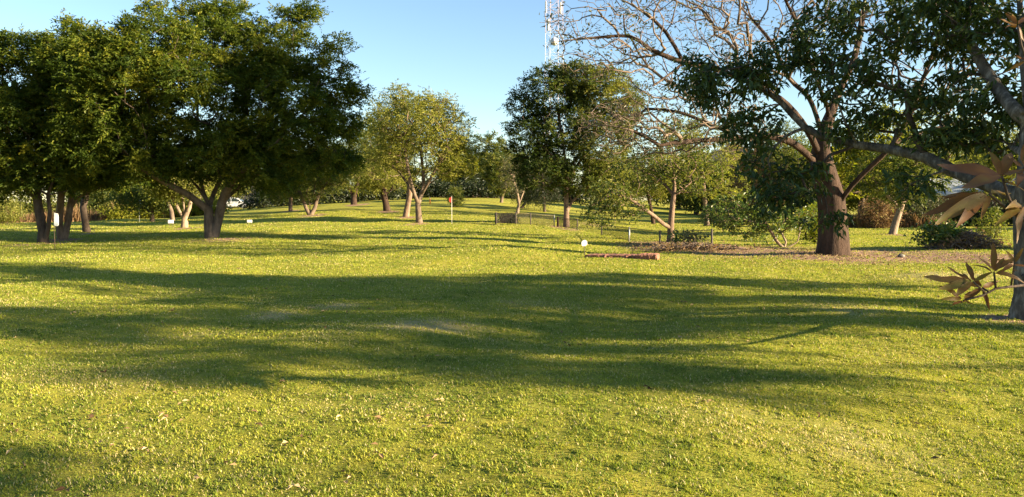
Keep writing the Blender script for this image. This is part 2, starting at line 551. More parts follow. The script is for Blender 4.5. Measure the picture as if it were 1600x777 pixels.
def grow(limbs, targets, bf, step, rng, bend=.35, sag=0.0):
    cap = 60000
    P = np.zeros((cap, 3)); par = np.full(cap, -1); L = np.zeros(cap); seed = np.zeros(cap, bool); T = np.zeros((cap, 3))
    n = 0
    for k, pl in enumerate(limbs):
        pts = spline(pl, step)
        if k > 0:
            d = np.linalg.norm(P[:n] - pts[0], axis=1)
            parent = int(np.argmin(d))
            if d[parent] < 1e-3 or True:
                pts = pts[1:] if len(pts) > 1 else pts
        else:
            parent = -1
        for p in pts:
            P[n] = p; par[n] = parent; seed[n] = True
            if parent >= 0:
                L[n] = L[parent] + np.linalg.norm(p - P[parent])
                t = p - P[parent]; T[n] = t / (np.linalg.norm(t) + 1e-9)
            else:
                T[n] = (0, 0, 1)
            parent = n; n += 1
    tg = np.asarray(targets)
    free = np.ones(len(tg), bool)
    lo = int(n * .18)
    def cost(a, b):
        d = np.linalg.norm(tg[:, None] - P[None, a:b], axis=2)
        c = d + bf * L[None, a:b]
        k = np.argmin(c, 1)
        return c[np.arange(len(tg)), k], k + a
    # the lowest part of the first limb is bare trunk
    n0 = len(spline(limbs[0], step))
    best, who = cost(max(0, int(n0 * .6)), n)
    istip = np.zeros(cap, bool)
    for _ in range(len(tg)):
        c = np.where(free, best, 1e9)
        t = int(np.argmin(c))
        free[t] = False
        a = who[t]
        p0, p2 = P[a], tg[t]
        d = np.linalg.norm(p2 - p0)
        m = max(1, int(d / step))
        ctl = p0 + T[a] * d * bend + (p2 - p0) * (.5 - bend * .5) + np.array([0, 0, sag * d])
        n1 = n
        prev = a
        for s in range(1, m + 1):
            u = s / m
            p = (1 - u) ** 2 * p0 + 2 * u * (1 - u) * ctl + u * u * p2
            if s < m:
                p = p + rng.standard_normal(3) * step * .07
            P[n] = p; par[n] = prev
            e = p - P[prev]; le = np.linalg.norm(e)
            L[n] = L[prev] + le; T[n] = e / (le + 1e-9)
            prev = n; n += 1
        istip[n - 1] = True
        cc, kk = cost(n1, n)
        better = cc < best
        best = np.where(better, cc, best); who = np.where(better, kk, who)
    return P[:n], par[:n], seed[:n], istip[:n], T[:n]

def radii(P, par, r_tip, r_base):
    n = len(P)
    nch = np.zeros(n, int)
    for k in range(1, n):
        if par[k] >= 0: nch[par[k]] += 1
    ntip = max(2, int((nch == 0).sum()))
    e = math.log(ntip) / math.log(r_base / r_tip)
    acc = np.zeros(n)
    for k in range(n - 1, -1, -1):
        if nch[k] == 0: acc[k] = 1.0
        if par[k] >= 0: acc[par[k]] += acc[k]
    return r_tip * acc ** (1 / e), nch

def skeleton_mesh(P, par, Rr, pick, rng, flare=0.0, lumpy=.0):
    """tube mesh of all chains whose nodes are picked"""
    n = len(P)
    kids = [[] for _ in range(n)]
    for k in range(n):
        if par[k] >= 0: kids[par[k]].append(k)
    Vs, Fs, off = [], [], 0
    starts = [k for k in range(n) if par[k] < 0]
    stack = list(starts)
    chains = []
    while stack:
        k = stack.pop()
        ch = ([par[k]] if par[k] >= 0 else []) + [k]
        while kids[ch[-1]]:
            ks = sorted(kids[ch[-1]], key=lambda c: -Rr[c])
            stack.extend(ks[1:])
            ch.append(ks[0])
        chains.append(ch)
    for ch in chains:
        ids = np.array(ch)
        # split by pick
        sel = pick[ids]
        if par[ids[0]] >= 0 or len(ids) > 1:
            sel = sel.copy(); sel[0] = sel[1] if len(sel) > 1 else sel[0]
        if not sel.any(): continue
        a = int(np.argmax(sel)); b = len(sel) - int(np.argmax(sel[::-1]))
        if a > 0: a -= 1
        ids = ids[a:b]
        if len(ids) < 2: continue
        pts = P[ids]; rad = Rr[ids].copy()
        if len(rad) > 1 and rad[0] > rad[1] * 1.3: rad[0] = rad[1] * 1.12
        rm = rad.max()
        sides = 3 if rm < .012 else 4 if rm < .03 else 6 if rm < .08 else 9 if rm < .2 else 16
        rad = np.convolve(np.pad(rad, 1, mode='edge'), [.25, .5, .25], 'valid')
        if flare and par[ids[0]] < 0:
            dist = np.linalg.norm(pts - pts[0], axis=1)
            rad = rad * (1 + flare * np.exp(-dist / (rad[0] * 1.1)))
        V, Fq = tube(pts, rad, sides)
        if lumpy and sides >= 9:
            c = np.repeat(pts, sides, 0)
            dv = V - c
            an = np.tile(np.arange(sides) * 6.283 / sides, len(pts))
            hgt = np.repeat(np.cumsum(np.linalg.norm(np.diff(pts, axis=0, prepend=pts[:1]), axis=1)), sides)
            k = 1 + lumpy * (np.sin(an * 3 + hgt * 1.1 + 1) * .6 + np.sin(an * 5 - hgt * .8) * .4 + rng.standard_normal(len(V)) * .25)
            V = c + dv * k[:, None]
        Vs.append(V); Fs.append(Fq + off); off += len(V)
    if not Vs: return None
    return np.concatenate(Vs), np.concatenate(Fs)

def leaves(cent, n_per, sigma, length, width, rng, droop=.3, flat=.6, vbase=.45, vspread=.18, clump=.15, base_dir=None, keep_axis=0.0, fold=.25, vclump=None):
    N = len(cent)
    cnt = rng.poisson(n_per, N)
    idx = np.repeat(np.arange(N), cnt)
    n = len(idx)
    sg = np.asarray(sigma)
    if sg.ndim == 0: sg = np.array([sg, sg, sg * .75])
    p = cent[idx] + rng.standard_normal((n, 3)) * sg
    d = rng.standard_normal((n, 3)); d[:, 2] = d[:, 2] * flat - droop
    if base_dir is not None: d = d + base_dir[idx] * keep_axis
    d /= np.linalg.norm(d, axis=1, keepdims=True) + 1e-9
    up = rng.standard_normal((n, 3)) * .55 + np.array([0, 0, 1.0])
    s = np.cross(d, up); s /= np.linalg.norm(s, axis=1, keepdims=True) + 1e-9
    nn = np.cross(s, d)
    l = length * rng.uniform(.65, 1.25, n); w = width * rng.uniform(.75, 1.2, n)
    a = p; t = p + d * l[:, None] - nn * (l * .12)[:, None]
    m = p + d * (l * .45)[:, None]
    lf = m + s * (w / 2)[:, None] + nn * (w * fold)[:, None]
    rt = m - s * (w / 2)[:, None] + nn * (w * fold)[:, None]
    V = np.stack([a, rt, t, lf], 1).reshape(-1, 3)
    b = np.arange(n)[:, None] * 4
    Fc = np.concatenate([b + np.array([[0, 1, 2]]), b + np.array([[0, 2, 3]])])
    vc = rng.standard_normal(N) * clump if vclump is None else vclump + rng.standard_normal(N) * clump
    v = np.clip(vbase + vc[idx] + rng.standard_normal(n) * vspread, 0, 1)
    return V, Fc, np.repeat(v, 4)

def shoot_leaves(cent, axis, k, m, sl, length, width, rng, spread=.12, droop=.25, vbase=.45, vspread=.12, clump=.17, vclump=None, fold=.2):
    """k leafy shoots round every twig end, m leaves set alternately along each shoot"""
    N = len(cent)
    cnt = rng.poisson(k, N)
    idx = np.repeat(np.arange(N), cnt)
    n = len(idx)
    sd = rng.standard_normal((n, 3)) * np.array([1, 1, .55]) + axis[idx] * .9
    sd[:, 2] += .12
    sd /= np.linalg.norm(sd, axis=1, keepdims=True) + 1e-9
    st = cent[idx] + rng.standard_normal((n, 3)) * spread
    ln = sl * rng.uniform(.5, 1.25, n)
    side = np.cross(sd, rng.standard_normal((n, 3)) * .35 + np.array([0, 0, 1.0]))
    side /= np.linalg.norm(side, axis=1, keepdims=True) + 1e-9
    u = (np.arange(m) + .6) / m
    P_ = st[:, None] + sd[:, None] * (ln[:, None] * u)[..., None]
    P_[..., 2] -= droop * ln[:, None] * u ** 2
    sg = np.where(np.arange(m) % 2 == 0, 1.0, -1.0)
    d = sd[:, None] * .55 + side[:, None] * sg[None, :, None] * .8 + rng.standard_normal((n, m, 3)) * .28
    d[..., 2] -= droop * .6
    d[:, -1] = sd + rng.standard_normal((n, 3)) * .15
    P_ = P_.reshape(-1, 3); d = d.reshape(-1, 3)
    d /= np.linalg.norm(d, axis=1, keepdims=True) + 1e-9
    q = len(P_)
    up = rng.standard_normal((q, 3)) * .4 + np.array([0, 0, 1.0])
    s = np.cross(d, up); s /= np.linalg.norm(s, axis=1, keepdims=True) + 1e-9
    nn = np.cross(s, d)
    l = length * rng.uniform(.6, 1.25, q); w = width * rng.uniform(.75, 1.2, q)
    t = P_ + d * l[:, None] - nn * (l * .12)[:, None]
    mm = P_ + d * (l * .45)[:, None]
    lf = mm + s * (w / 2)[:, None] + nn * (w * fold)[:, None]
    rt = mm - s * (w / 2)[:, None] + nn * (w * fold)[:, None]
    V = np.stack([P_, rt, t, lf], 1).reshape(-1, 3)
    b = np.arange(q)[:, None] * 4
    Fc = np.concatenate([b + np.array([[0, 1, 2]]), b + np.array([[0, 2, 3]])])
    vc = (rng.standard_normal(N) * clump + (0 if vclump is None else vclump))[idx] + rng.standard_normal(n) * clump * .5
    v = np.clip(vbase + np.repeat(vc, m) + rng.standard_normal(q) * vspread + np.tile(u * .12 - .06, n), 0, 1)
    return V, Fc, np.repeat(v, 4)

def lobe_points(lobes, count, rng, shell=.6):
    """lobes: (px,py,rx,ry,D,rd) -> world points spread through the union"""
    w = np.array([l[2] * l[3] * (l[4] ** 2) * max(l[5], .3) for l in lobes]) ** .75
    w = w * np.array([l[6] if len(l) > 6 else 1.0 for l in lobes])
    w /= w.sum()
    out = []
    for l, k in zip(lobes, rng.multinomial(count, w)):
        d = rng.standard_normal((k, 3)); d /= np.linalg.norm(d, axis=1, keepdims=True)
        r = rng.uniform(0, 1, k) ** (1 / 3.0)
        r = r * (1 - shell) + shell * rng.uniform(.55, 1, k) ** .6
        q = d * r[:, None]
        c = W(l[0], l[1], l[4])
        m = l[4] / F
        out.append(c + q * np.array([l[2] * m, l[5], l[3] * m]))
    return np.concatenate(out)

def tree(name, label, cat, base, limbs_px, lobes, n_pts, leaf, mats, r_base, r_tip=.006, bf=.35, step=.35, seed=1, flare=.35,
         group=None, shell=.6, leafless=0.0, bend=.35, sag=0.0, lumpy=.06, extra_stems=(), leaf_fn=None, limbs_world=None, trunk_cut=None, limb_scale=1.0, vfun=None, trunk_min=None):
    rng = np.random.default_rng(seed)
    B = np.asarray(base, float)
    root = thing(name, B, label, cat, group)
    if limbs_world is not None:
        limbs = limbs_world
    else:
        limbs = []
        for pl in limbs_px:
            pts = []
            for p in pl:
                D = B[1] if len(p) < 3 else B[1] + p[2]
                pts.append(W(p[0], p[1], D))
            limbs.append(pts)
        limbs[0][0] = B - np.array([0, 0, .08])
    tg = lobe_points(lobes, n_pts, rng, shell) if callable(lobes) is False else lobes(rng)
    tg = tg[tg[:, 2] > ground(tg[:, 0], tg[:, 1]) + .25]
    P, par, sd_, tip, T = grow(limbs, tg, bf, step, rng, bend, sag)
    Rr, nch = radii(P, par, r_tip, r_base)
    if trunk_min:
        n0 = len(spline(limbs[0], step))
        zz = P[:n0, 2] - B[2]
        Rr[:n0] = np.maximum(Rr[:n0], np.where(zz < trunk_min[0], trunk_min[1], trunk_min[1] * np.exp(-(zz - trunk_min[0]) / 2.2)))
    if limb_scale != 1.0:
        n0 = len(spline(limbs[0], step))
        k_ = np.arange(len(Rr)) >= n0
        Rr[k_] = np.maximum(Rr[k_] * (limb_scale + (1 - limb_scale) * np.clip(1 - Rr[k_] / (r_base * .35), 0, 1)), r_tip)
    thr = trunk_cut if trunk_cut else r_base * .16
    pick = sd_ & (Rr > thr * .5)
    a = skeleton_mesh(P - B, par, Rr, pick, rng, flare, lumpy)
    mesh_obj('trunk', a[0], [a[1]], M[mats[0]], root, None, True)
    a = skeleton_mesh(P - B, par, Rr, ~pick, rng)
    if a: mesh_obj('branches', a[0], [a[1]], M[mats[1]], root, None, True)
    # leaves at the tips and along the last twigs
    tips = np.where(tip)[0]
    if leafless:
        tips = tips[rng.uniform(0, 1, len(tips)) > leafless]
    if leaf_fn is not None:
        tips = leaf_fn(P, tips, rng)
    c = P[tips] - B
    kw = dict(leaf)
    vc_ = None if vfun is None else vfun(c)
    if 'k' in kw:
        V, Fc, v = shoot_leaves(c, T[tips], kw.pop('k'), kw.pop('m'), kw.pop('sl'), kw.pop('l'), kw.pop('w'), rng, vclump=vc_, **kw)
    else:
        n_per = kw.pop('n')
        V, Fc, v = leaves(c, n_per, kw.pop('sigma'), kw.pop('l'), kw.pop('w'), rng, base_dir=T[tips], vclump=vc_, **kw)
    mesh_obj('crown', V, [Fc], M[mats[2]], root, {'v': v})
    return root

B = hit(331, 372)
D0 = B[1]
tree('fig_tree', 'huge dense dark green tree with a twin trunk standing on the left of the lawn', 'tree', B,
     [[(327, 373), (327, 350), (326, 328), (324, 316, .2), (318, 300, .5), (312, 270, .8), (310, 220, 1), (308, 150, .6)],
      [(326, 330), (312, 318, -.3), (295, 305, -.6), (262, 288, -1.0), (220, 262, -1.5), (180, 225, -1.8)],
      [(326, 326), (335, 300, .6), (350, 270, 1), (370, 220, 1.2), (390, 150, 1)],
      [(333, 368), (339, 352), (343, 335), (347, 318, -.2), (352, 302, -.4), (372, 275, -.9), (410, 240, -1.4), (460, 200, -1.6)],
      [(346, 320), (365, 300, .5), (400, 275, 1.0), (450, 250, 1.6)],
      [(318, 303), (290, 270, 1.0), (260, 220, 1.8), (230, 160, 2)]],
     [(190, 150, 85, 85, D0 - 3.0, 2.4), (330, 150, 130, 125, D0, 4.2), (440, 170, 95, 95, D0, 3.2), (400, 85, 75, 60, D0, 2.6),
      (262, 78, 75, 52, D0 - 2.2, 2.4), (243, 32, 30, 32, D0 - 1.6, .9), (440, 45, 45, 30, D0, 1.3), (505, 105, 42, 38, D0, 1.2), (535, 150, 26, 18, D0, .8),
      (490, 220, 70, 62, D0, 2.4), (330, 235, 130, 50, D0, 3.8), (220, 240, 85, 45, D0 - 1.5, 2.8), (140, 215, 50, 60, D0 - 2.6, 1.8), (140, 120, 50, 60, D0 - 3.2, 1.6),
      (330, 30, 40, 22, D0, 1.2), (420, 262, 80, 38, D0, 2.6), (120, 50, 22, 14, D0 - 3, .7, 2), (215, 45, 26, 14, D0 - 2.5, .8, 2), (160, 75, 26, 16, D0 - 3.4, .8, 2), (205, 105, 45, 35, D0 - 4.0, 1.3, 1.2), (290, 130, 45, 40, D0 - 3.9, 1.2, 1.0), (480, 22, 22, 12, D0, .6, 2), (525, 70, 20, 12, D0, .6, 2), (552, 140, 20, 10, D0, .5, 2), (300, 18, 24, 12, D0, .7, 2), (365, 14, 24, 12, D0, .7, 2), (545, 195, 20, 16, D0, .7, 2), (540, 255, 24, 22, D0, 1, 1.5), (90, 95, 24, 14, D0 - 3.3, .8, 2)],
     1650, dict(k=14, m=10, sl=.48, l=.14, w=.066, vbase=.42, clump=.17), ('bark_grey', 'bark_dark', 'ficus'), .29, .007, .30, .4, 3, .3)

B = hit(68, 380); D0 = B[1]
tree('fig_tree', 'dark forked tree at the left edge in front of the dry bank', 'tree', B,
     [[(69, 381), (67, 360), (62, 335), (58, 310, .2), (50, 270, .3), (45, 200, .5)],
      [(70, 378), (76, 355, -.2), (78, 330, -.3), (75, 305, -.4), (90, 260, -.5), (95, 200, -.7)],
      [(60, 320), (35, 290, -.4), (0, 260, -.6)]],
     [(15, 140, 75, 65, D0, 2.2), (60, 210, 85, 80, D0, 2.6), (-40, 210, 80, 90, D0, 2.4), (0, 275, 75, 35, D0, 1.9), (55, 85, 40, 22, D0, 1.0), (85, 265, 60, 40, D0, 1.8), (-60, 120, 60, 50, D0, 1.5), (20, 70, 30, 10, D0, .7, 2), (60, 66, 22, 10, D0, .6, 2), (-10, 90, 22, 10, D0, .6, 2)],
     760, dict(k=14, m=10, sl=.5, l=.14, w=.066, vbase=.42, clump=.17), ('bark_dark', 'bark_dark', 'ficus'), .19, .007, .32, .4, 4, .3)
B = hit(98, 374); D0 = B[1]
tree('fig_tree', 'leafy tree with two close straight trunks right of the dark forked one', 'tree', B,
     [[(90, 375), (92, 350), (94, 325), (96, 300), (100, 250, .2), (110, 180, .3)],
      [(98, 374), (106, 350, .1), (109, 328, .1), (112, 306, .2), (125, 270, .3), (140, 200, .4)],
      [(110, 318), (122, 309), (150, 296)]],
     [(125, 105, 60, 45, D0, 1.8), (115, 180, 75, 75, D0, 2.2), (140, 255, 60, 40, D0, 1.8), (150, 70, 30, 25, D0, .8)],
     600, dict(k=14, m=10, sl=.5, l=.14, w=.066, vbase=.47, clump=.17), ('bark_tan', 'bark_grey', 'ficus'), .21, .007, .32, .4, 5, .3)
B = hit(136, 363); D0 = B[1]
tree('fig_tree', 'slim leaning dark tree just right of the twin straight trunks', 'tree', B,
     [[(137, 364), (133, 345), (130, 325), (135, 300), (145, 260)]],
     [(150, 250, 60, 45, D0, 2.0), (175, 190, 60, 60, D0, 2.0), (190, 265, 50, 25, D0, 1.6)],
     420, dict(k=9, m=9, sl=.5, l=.16, w=.075, vbase=.42, clump=.17), ('bark_dark', 'bark_dark', 'ficus'), .17, .008, .32, .45, 6, .3)

B = hit(288, 356); D0 = B[1]
tree('pale_tree', 'small tree with pale forking stems behind the big fig trunk', 'tree', B,
     [[(289, 357), (289, 347), (288, 342)], [(288, 344), (280, 330), (273, 315), (265, 300)], [(288, 343), (288, 325), (284, 305), (280, 285)], [(289, 344), (296, 325), (299, 308), (305, 290)]],
     [(285, 285, 40, 25, D0, 1.7), (255, 290, 30, 20, D0, 1.2), (310, 280, 30, 20, D0, 1.2)],
     260, dict(n=26, sigma=.32, l=.18, w=.08, vbase=.4), ('bark_pale', 'bark_pale', 'olive'), .18, .008, .35, .4, 7, .2)
B = hit(238, 347); D0 = B[1]
tree('round_tree', 'low green tree in front of the dry bank on the left', 'tree', B,
     [[(238, 347), (238, 335), (236, 322)]], [(228, 308, 34, 22, D0, 2.0), (255, 300, 28, 20, D0, 1.6), (205, 305, 24, 16, D0, 1.3)],
     220, dict(n=30, sigma=.42, l=.24, w=.11, vbase=.5), ('bark_dark', 'bark_dark', 'olive_dark'), .16, .01, .35, .5, 8, .2)
B = hit(270, 345); D0 = B[1]
tree('slim_tree', 'thin leaning tree between the white marker and the pale stems', 'tree', B,
     [[(270, 346), (268, 330), (262, 315)]], [(255, 300, 26, 16, D0, 1.4), (270, 295, 20, 14, D0, 1.2)],
     120, dict(n=28, sigma=.4, l=.24, w=.11, vbase=.45), ('bark_grey', 'bark_dark', 'olive_dark'), .15, .01, .35, .5, 9, .2)

def mid_tree(label, base_px, limbs, lobes, n, mats, rb, seed, leaf=None, name='park_tree', **kw):
    Bm = hit(*base_px); D = Bm[1]
    lf = dict(k=6, m=7, sl=.55, l=.19, w=.085, vbase=.5, clump=.18)
    if leaf:
        if 'n' in leaf: lf['k'] = max(2, leaf['n'] / 7)
        lf.update({q: leaf[q] for q in leaf if q in ('k', 'm', 'sl', 'l', 'w', 'vbase', 'clump', 'droop')})
    return tree(name, label, 'tree', Bm, limbs, [(a, b_, c, d, D + e, f) for a, b_, c, d, e, f in lobes], n, lf, mats, rb * .82, kw.pop('r_tip', .008), kw.pop('bf', .33), .5, seed, .25, **kw)

mid_tree('broad tree with a double trunk under the right side of the fig crown', (485, 336),
         [[(480, 337), (478, 325), (474, 313), (465, 295)], [(487, 336), (492, 325), (495, 312), (505, 290)], [(484, 330), (484, 318), (482, 300)]],
         [(480, 285, 55, 28, 0, 3), (520, 262, 50, 35, 0, 3), (440, 270, 40, 30, 0, 2.4)], 420, ('bark_grey', 'bark_dark', 'olive_dark'), .30, 20)
mid_tree('slender tree with a tan trunk left of the double trunked one', (454, 330), [[(454, 330), (454, 317), (455, 304), (452, 290)]],
         [(452, 286, 36, 22, 0, 2.4), (430, 300, 22, 14, 0, 1.5)], 240, ('bark_tan', 'bark_grey', 'olive_dark'), .20, 21, dict(vbase=.6))
mid_tree('yellow green tree on the crest with a short red brown trunk', (553, 320), [[(553, 320), (553, 308), (556, 296), (560, 280)], [(553, 306), (545, 295), (535, 280)]],
         [(555, 275, 40, 28, 0, 3), (530, 250, 36, 32, 0, 3), (575, 240, 36, 40, 0, 3)], 420, ('bark_red', 'bark_tan', 'yellow'), .36, 22, dict(vbase=.45))
mid_tree('olive tree with a thick rough leaning trunk left of the slanting pair', (605, 330), [[(607, 331), (603, 318), (600, 305), (596, 285)], [(601, 310), (610, 298), (620, 280)]],
         [(590, 262, 45, 40, 0, 3.2), (575, 215, 34, 35, 0, 2.5), (610, 280, 36, 18, 0, 2.2)], 480, ('bark_red', 'bark_tan', 'olive'), .33, 23)
mid_tree('olive tree with a slanting tan trunk beside the central tree', (634, 339), [[(633, 340), (637, 322), (640, 305), (640, 285), (634, 250)], [(639, 312), (650, 297), (662, 280)], [(640, 292), (620, 265), (600, 250), (575, 250)]],
         [(615, 210, 48, 50, 0, 3.0), (600, 260, 42, 30, 0, 2.6), (650, 195, 45, 45, 0, 2.8)], 520, ('bark_tan', 'bark_grey', 'olive'), .25, 24, dict(n=26))
mid_tree('central yellow olive tree with a forking grey trunk behind the red flag', (655, 348),
         [[(655, 349), (654, 333), (653, 318), (648, 305, -.3), (642, 285, -.5), (636, 255, -.6), (628, 215, -.6)],
          [(653, 320), (658, 305, .3), (662, 290, .4), (660, 260, .6), (655, 210, .6)], [(657, 308), (668, 288, -.3), (682, 262, -.6), (700, 235, -1)],
          [(646, 298), (638, 290), (615, 262, 1.2), (590, 268, 1.6)], [(666, 290), (690, 275), (715, 268, .8)]],
         [(655, 195, 70, 52, 0, 3.2), (615, 185, 42, 40, 0, 2.2), (698, 205, 40, 42, 0, 2.2), (622, 150, 22, 16, 0, .9), (660, 240, 80, 40, 0, 3), (712, 255, 36, 28, 0, 1.8), (600, 230, 38, 36, 0, 2), (725, 225, 14, 16, 0, .8), (680, 165, 30, 22, 0, 1.3)],
         900, ('bark_grey', 'bark_tan', 'olive'), .23, 25, dict(k=4.6, m=7, sl=.5, l=.17, w=.072, vbase=.58, clump=.2))
mid_tree('bright yellow green tree hanging low behind the central one', (693, 306), [[(693, 307), (693, 296), (690, 282), (695, 265)]],
         [(690, 272, 40, 18, -6, 3), (725, 265, 34, 26, -6, 3), (705, 245, 34, 24, -4, 3)], 420, ('bark_pale', 'bark_tan', 'yellow'), .26, 26, dict(n=30, sigma=.5, l=.3, w=.13, vbase=.5))
mid_tree('tall green tree beyond the far crest right of the central tree', (757, 307), [[(757, 308), (757, 285), (760, 255)]],
         [(760, 235, 34, 30, 0, 3), (745, 265, 36, 34, 0, 3.2), (775, 260, 30, 36, 0, 3)], 520, ('bark_dark', 'bark_dark', 'olive_dark'), .3, 27, dict(n=44, sigma=.5, l=.32, w=.14, vbase=.58))
mid_tree('leaning slim tree on the crest left of the dark conifer', (783, 317), [[(781, 318), (785, 306), (790, 294), (784, 270)]],
         [(783, 275, 26, 28, 0, 2.2), (770, 262, 20, 22, 0, 1.8)], 260, ('bark_grey', 'bark_dark', 'olive_dark'), .2, 28, dict(n=30, sigma=.42, l=.28, w=.12, vbase=.6))
mid_tree('thin sparse pale stemmed tree behind the low wire fence', (808, 334), [[(806, 336), (811, 318), (808, 300), (802, 282), (796, 265)], [(811, 315), (818, 300), (820, 285)]],
         [(806, 282, 22, 26, 0, 1.4), (798, 262, 14, 16, 0, 1)], 200, ('bark_pale', 'bark_pale', 'greygreen'), .16, 29, dict(n=14, sigma=.3, l=.2, w=.07))
mid_tree('dark conifer shaped tree left of the tall tan trunked tree', (851, 331), [[(850, 331), (850, 315), (848, 290), (846, 255)]],
         [(845, 305, 34, 14, 0, 1.7), (846, 280, 28, 26, 0, 1.5), (846, 250, 18, 22, 0, 1)], 360, ('bark_dark', 'bark_dark', 'dark'), .16, 30, dict(n=34, sigma=.3, l=.2, w=.05, droop=.6, vbase=.6))
mid_tree('dark conifer shaped tree right of the tall trunk by the fence', (814, 325), [[(824, 324), (824, 310), (822, 290), (822, 262)]],
         [(822, 302, 22, 14, 0, 1.7), (822, 282, 18, 26, 0, 1.5)], 200, ('bark_dark', 'bark_dark', 'dark'), .16, 31, dict(n=34, sigma=.35, l=.2, w=.05, droop=.6, vbase=.6))
mid_tree('tall tan trunked tree by the low fence with sunlit side painted into its leaves', (885, 355),
         [[(885, 356), (885, 335), (885, 312), (886, 290), (884, 262), (880, 225, .3), (872, 175, .5)],
          [(886, 325), (893, 316), (908, 302), (930, 285, -.5)], [(886, 288), (900, 262, .4), (925, 225, .7), (950, 185, .8)],
          [(884, 270), (865, 245, -.5), (840, 220, -.8), (820, 190, -1)], [(885, 300), (868, 290, .6), (845, 280, 1)]],
         [(862, 145, 52, 42, 0, 2.1), (905, 128, 52, 30, 0, 1.9), (945, 148, 50, 42, 0, 2.0), (815, 170, 30, 26, 0, 1.2), (828, 215, 46, 38, 0, 1.8), (880, 205, 60, 45, 0, 2.3), (940, 220, 55, 55, 0, 2.2), (845, 268, 44, 30, 0, 1.8), (905, 275, 48, 30, 0, 1.8), (975, 170, 30, 40, 0, 1.4), (940, 285, 40, 24, 0, 1.5)],
         1200, ('bark_tan', 'bark_tan', 'olive_dark'), .22, 32, dict(k=8, m=7, sl=.45, l=.19, w=.085, vbase=.4, clump=.16), vfun=lambda c: np.clip(.12 * c[:, 0] + .02, -.25, .38))  # leaf colour carries the light: brighter on the sunward right, darker left

# right-hand small trees
B = hit(1047, 378); D0 = B[1]
tree('crooked_tree', 'small crooked tree with a low sideways limb behind the clay slab', 'tree', B,
     [[(1048, 380), (1048, 368), (1048, 357), (1049, 340), (1051, 318), (1054, 292), (1052, 262)],
      [(1047, 358), (1036, 350, -.3), (1022, 338, -.6), (1008, 328, -.9), (985, 312, -1.2), (958, 304, -1.4), (930, 318, -1.6)],
      [(1052, 310), (1080, 285, .3), (1110, 270, .5)], [(1052, 300), (1020, 275, .4), (990, 262, .5)], [(1012, 331), (990, 330, -1.3), (960, 345, -1.7)]],
     [(950, 308, 42, 26, D0 - 1.4, .9, 1.6), (925, 335, 20, 18, D0 - 1.7, .6), (985, 322, 30, 20, D0 - 1.2, .8), (1050, 245, 70, 32, D0, 1.5), (1090, 275, 45, 34, D0, 1.2), (1000, 270, 55, 28, D0, 1.2), (1060, 210, 40, 22, D0, 1.0), (960, 345, 30, 14, D0 - 1.7, .6)],
     560, dict(n=9, sigma=.13, l=.18, w=.07, droop=.45, vbase=.5, clump=.22, keep_axis=.5), ('bark_tan', 'bark_tan', 'olive_dark'), .15, .006, .35, .3, 40, .25)
B = hit(1225, 386); D0 = B[1]
tree('shrub', 'straggly shrub with white bare stems left of the big trunk', 'shrub', B,
     [[(1222, 386), (1212, 375), (1205, 362), (1196, 348), (1180, 335)], [(1224, 386), (1228, 378), (1221, 364), (1214, 350), (1205, 335)],
      [(1228, 386), (1237, 383, .1), (1224, 366, .2), (1228, 350), (1235, 335)], [(1230, 386), (1246, 378), (1250, 362), (1247, 345), (1252, 325)], [(1200, 352), (1170, 345, -.4), (1140, 338, -.5)]],
     [(1135, 335, 38, 26, D0, .8), (1165, 352, 34, 20, D0, .7), (1205, 345, 36, 22, D0, .8), (1245, 335, 30, 26, D0, .7), (1175, 315, 36, 18, D0, .8), (1180, 372, 18, 8, D0, .4)],
     420, dict(n=9, sigma=.10, l=.15, w=.06, droop=.3, vbase=.58, clump=.2), ('bark_pale', 'bark_tan', 'shrub'), .075, .005, .3, .2, 41, .2)

